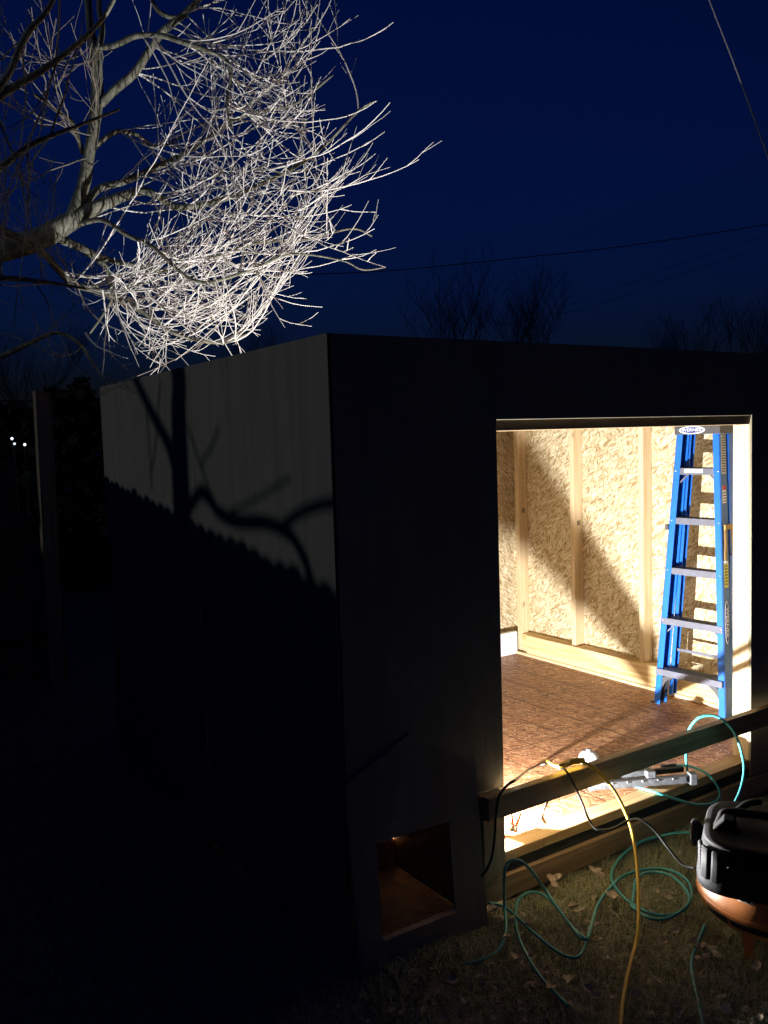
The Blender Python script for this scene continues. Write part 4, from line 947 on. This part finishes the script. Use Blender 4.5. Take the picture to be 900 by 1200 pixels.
for i in range(9000):  # unseen foliage added to keep street light off the old fence and ground
    p = Vector((rh.uniform(-4.6, -3.0), rh.uniform(2.5, 11), 0)); z_ = rh.uniform(0, 1.15 if p.y < 3.5 else (1.8 if p.y < 4 else 2.0)); s_ = rh.uniform(.06, .17)
    a1 = Vector((rh.uniform(-1, 1), rh.uniform(-1, 1), rh.uniform(-1, 1))).normalized()*s_; a2 = a1.orthogonal().normalized()*s_*.6; c_ = Vector((p.x, p.y, z_))
    hm.add([c_-a1, c_+a2, c_+a1, c_-a2], [(0, 1, 2, 3)])
for i in range(15000):
    u_ = rh.uniform(0, 1); px_ = -260+u_*660; d_ = rh.uniform(11, 16); tp_ = 468+14*math.sin(px_*.05)+9*math.sin(px_*.17)+(20 if px_ > 120 else 0)
    p = at(px_, 560, d_); zt = at(px_, tp_, d_).z; z_ = zt*(1-rh.random()**1.6); s_ = rh.uniform(.05, .15)
    a1 = Vector((rh.uniform(-1, 1), rh.uniform(-1, 1), rh.uniform(-1, 1))).normalized()*s_; a2 = a1.orthogonal().normalized()*s_*.6; c_ = Vector((p.x, p.y, z_))
    hm.add([c_-a1, c_+a2, c_+a1, c_-a2], [(0, 1, 2, 3)])
tag(hm.build('hedge', M['hedge']), 'dark overgrown hedge mass behind the yard on the left, plus added shading foliage', 'hedge', kind='stuff')
pole = thing('utility_pole', 'thin dark utility pole behind the yard left of the shed', 'pole', tuple(Vector((at(106, 520, 30).x, at(106, 520, 30).y, 0))))
pb_ = at(106, 520, 30); MB().tube([(pb_.x, pb_.y, 0), (pb_.x, pb_.y, at(106, 450, 30).z)], .10, 8).build('post', M['wire'], pole, True)
MB().tube([at(94, 468, 30), at(120, 468, 30)], .06, 6).build('crossarm', M['wire'], pole, True)
def wire(pts, r, material, label):
    tag(MB().tube(smooth_path(pts, 8), r, 5).build('overhead_wire', material, None, True), label, 'wire')
wire([at(150, 332, 20), at(330, 323, 20), at(460, 317, 20), at(600, 303, 20), at(720, 290, 20), at(900, 263, 20), at(1100, 226, 20)], .011, M['wire'], 'thick sagging cable crossing the sky above the shed')
wire([at(560, 385, 30), at(690, 360, 30), at(800, 320, 30), at(900, 285, 30), at(1100, 190, 30)], .006, M['wire'], 'faint thin cable slanting up to the right edge above the far trees')
wire([at(600, 372, 30), at(690, 350, 30), at(800, 308, 30), at(900, 274, 30), at(1100, 180, 30)], .006, M['wire'], 'upper one of the two faint thin cables at the right edge')
wire([at(810, -60, 9), at(831, 0, 9), at(862, 80, 9), at(900, 185, 9), at(960, 360, 9)], .0085, M['wire_grey'], 'pale service cable dropping steeply through the top right corner')
wire([at(-60, 470, 28), at(50, 470, 28), at(106, 470, 30), at(140, 468, 30)], .03, M['wire'], 'low cable running to the thin pole on the left')
eg = bpy.data.materials.new('lit window'); eg.use_nodes = True; pe = eg.node_tree.nodes['Principled BSDF']
pe.inputs['Emission Color'].default_value = (.75, .85, 1, 1); pe.inputs['Emission Strength'].default_value = 2
for (x, y, r_, lb) in ((14, 514, .016, 'uppermost of three small distant lights at the far left'), (17, 520, .013, 'middle one of three small distant lights at the far left'), (29, 521, .016, 'rightmost of three small distant lights at the far left')):
    c_ = at(x, y, 10.5)
    t = thing('distant_light', lb, 'light', tuple(c_), 'distant lights')
    MB().lathe([(r_*.5, -r_), (r_, -r_*.3), (r_, r_*.3), (r_*.5, r_)], tuple(c_), 10).build('globe', eg, t, True)
    MB().tube([c_-up*r_, Vector((c_.x, c_.y, 0))], .008, 6).build('stake', M['wire'], t, True)
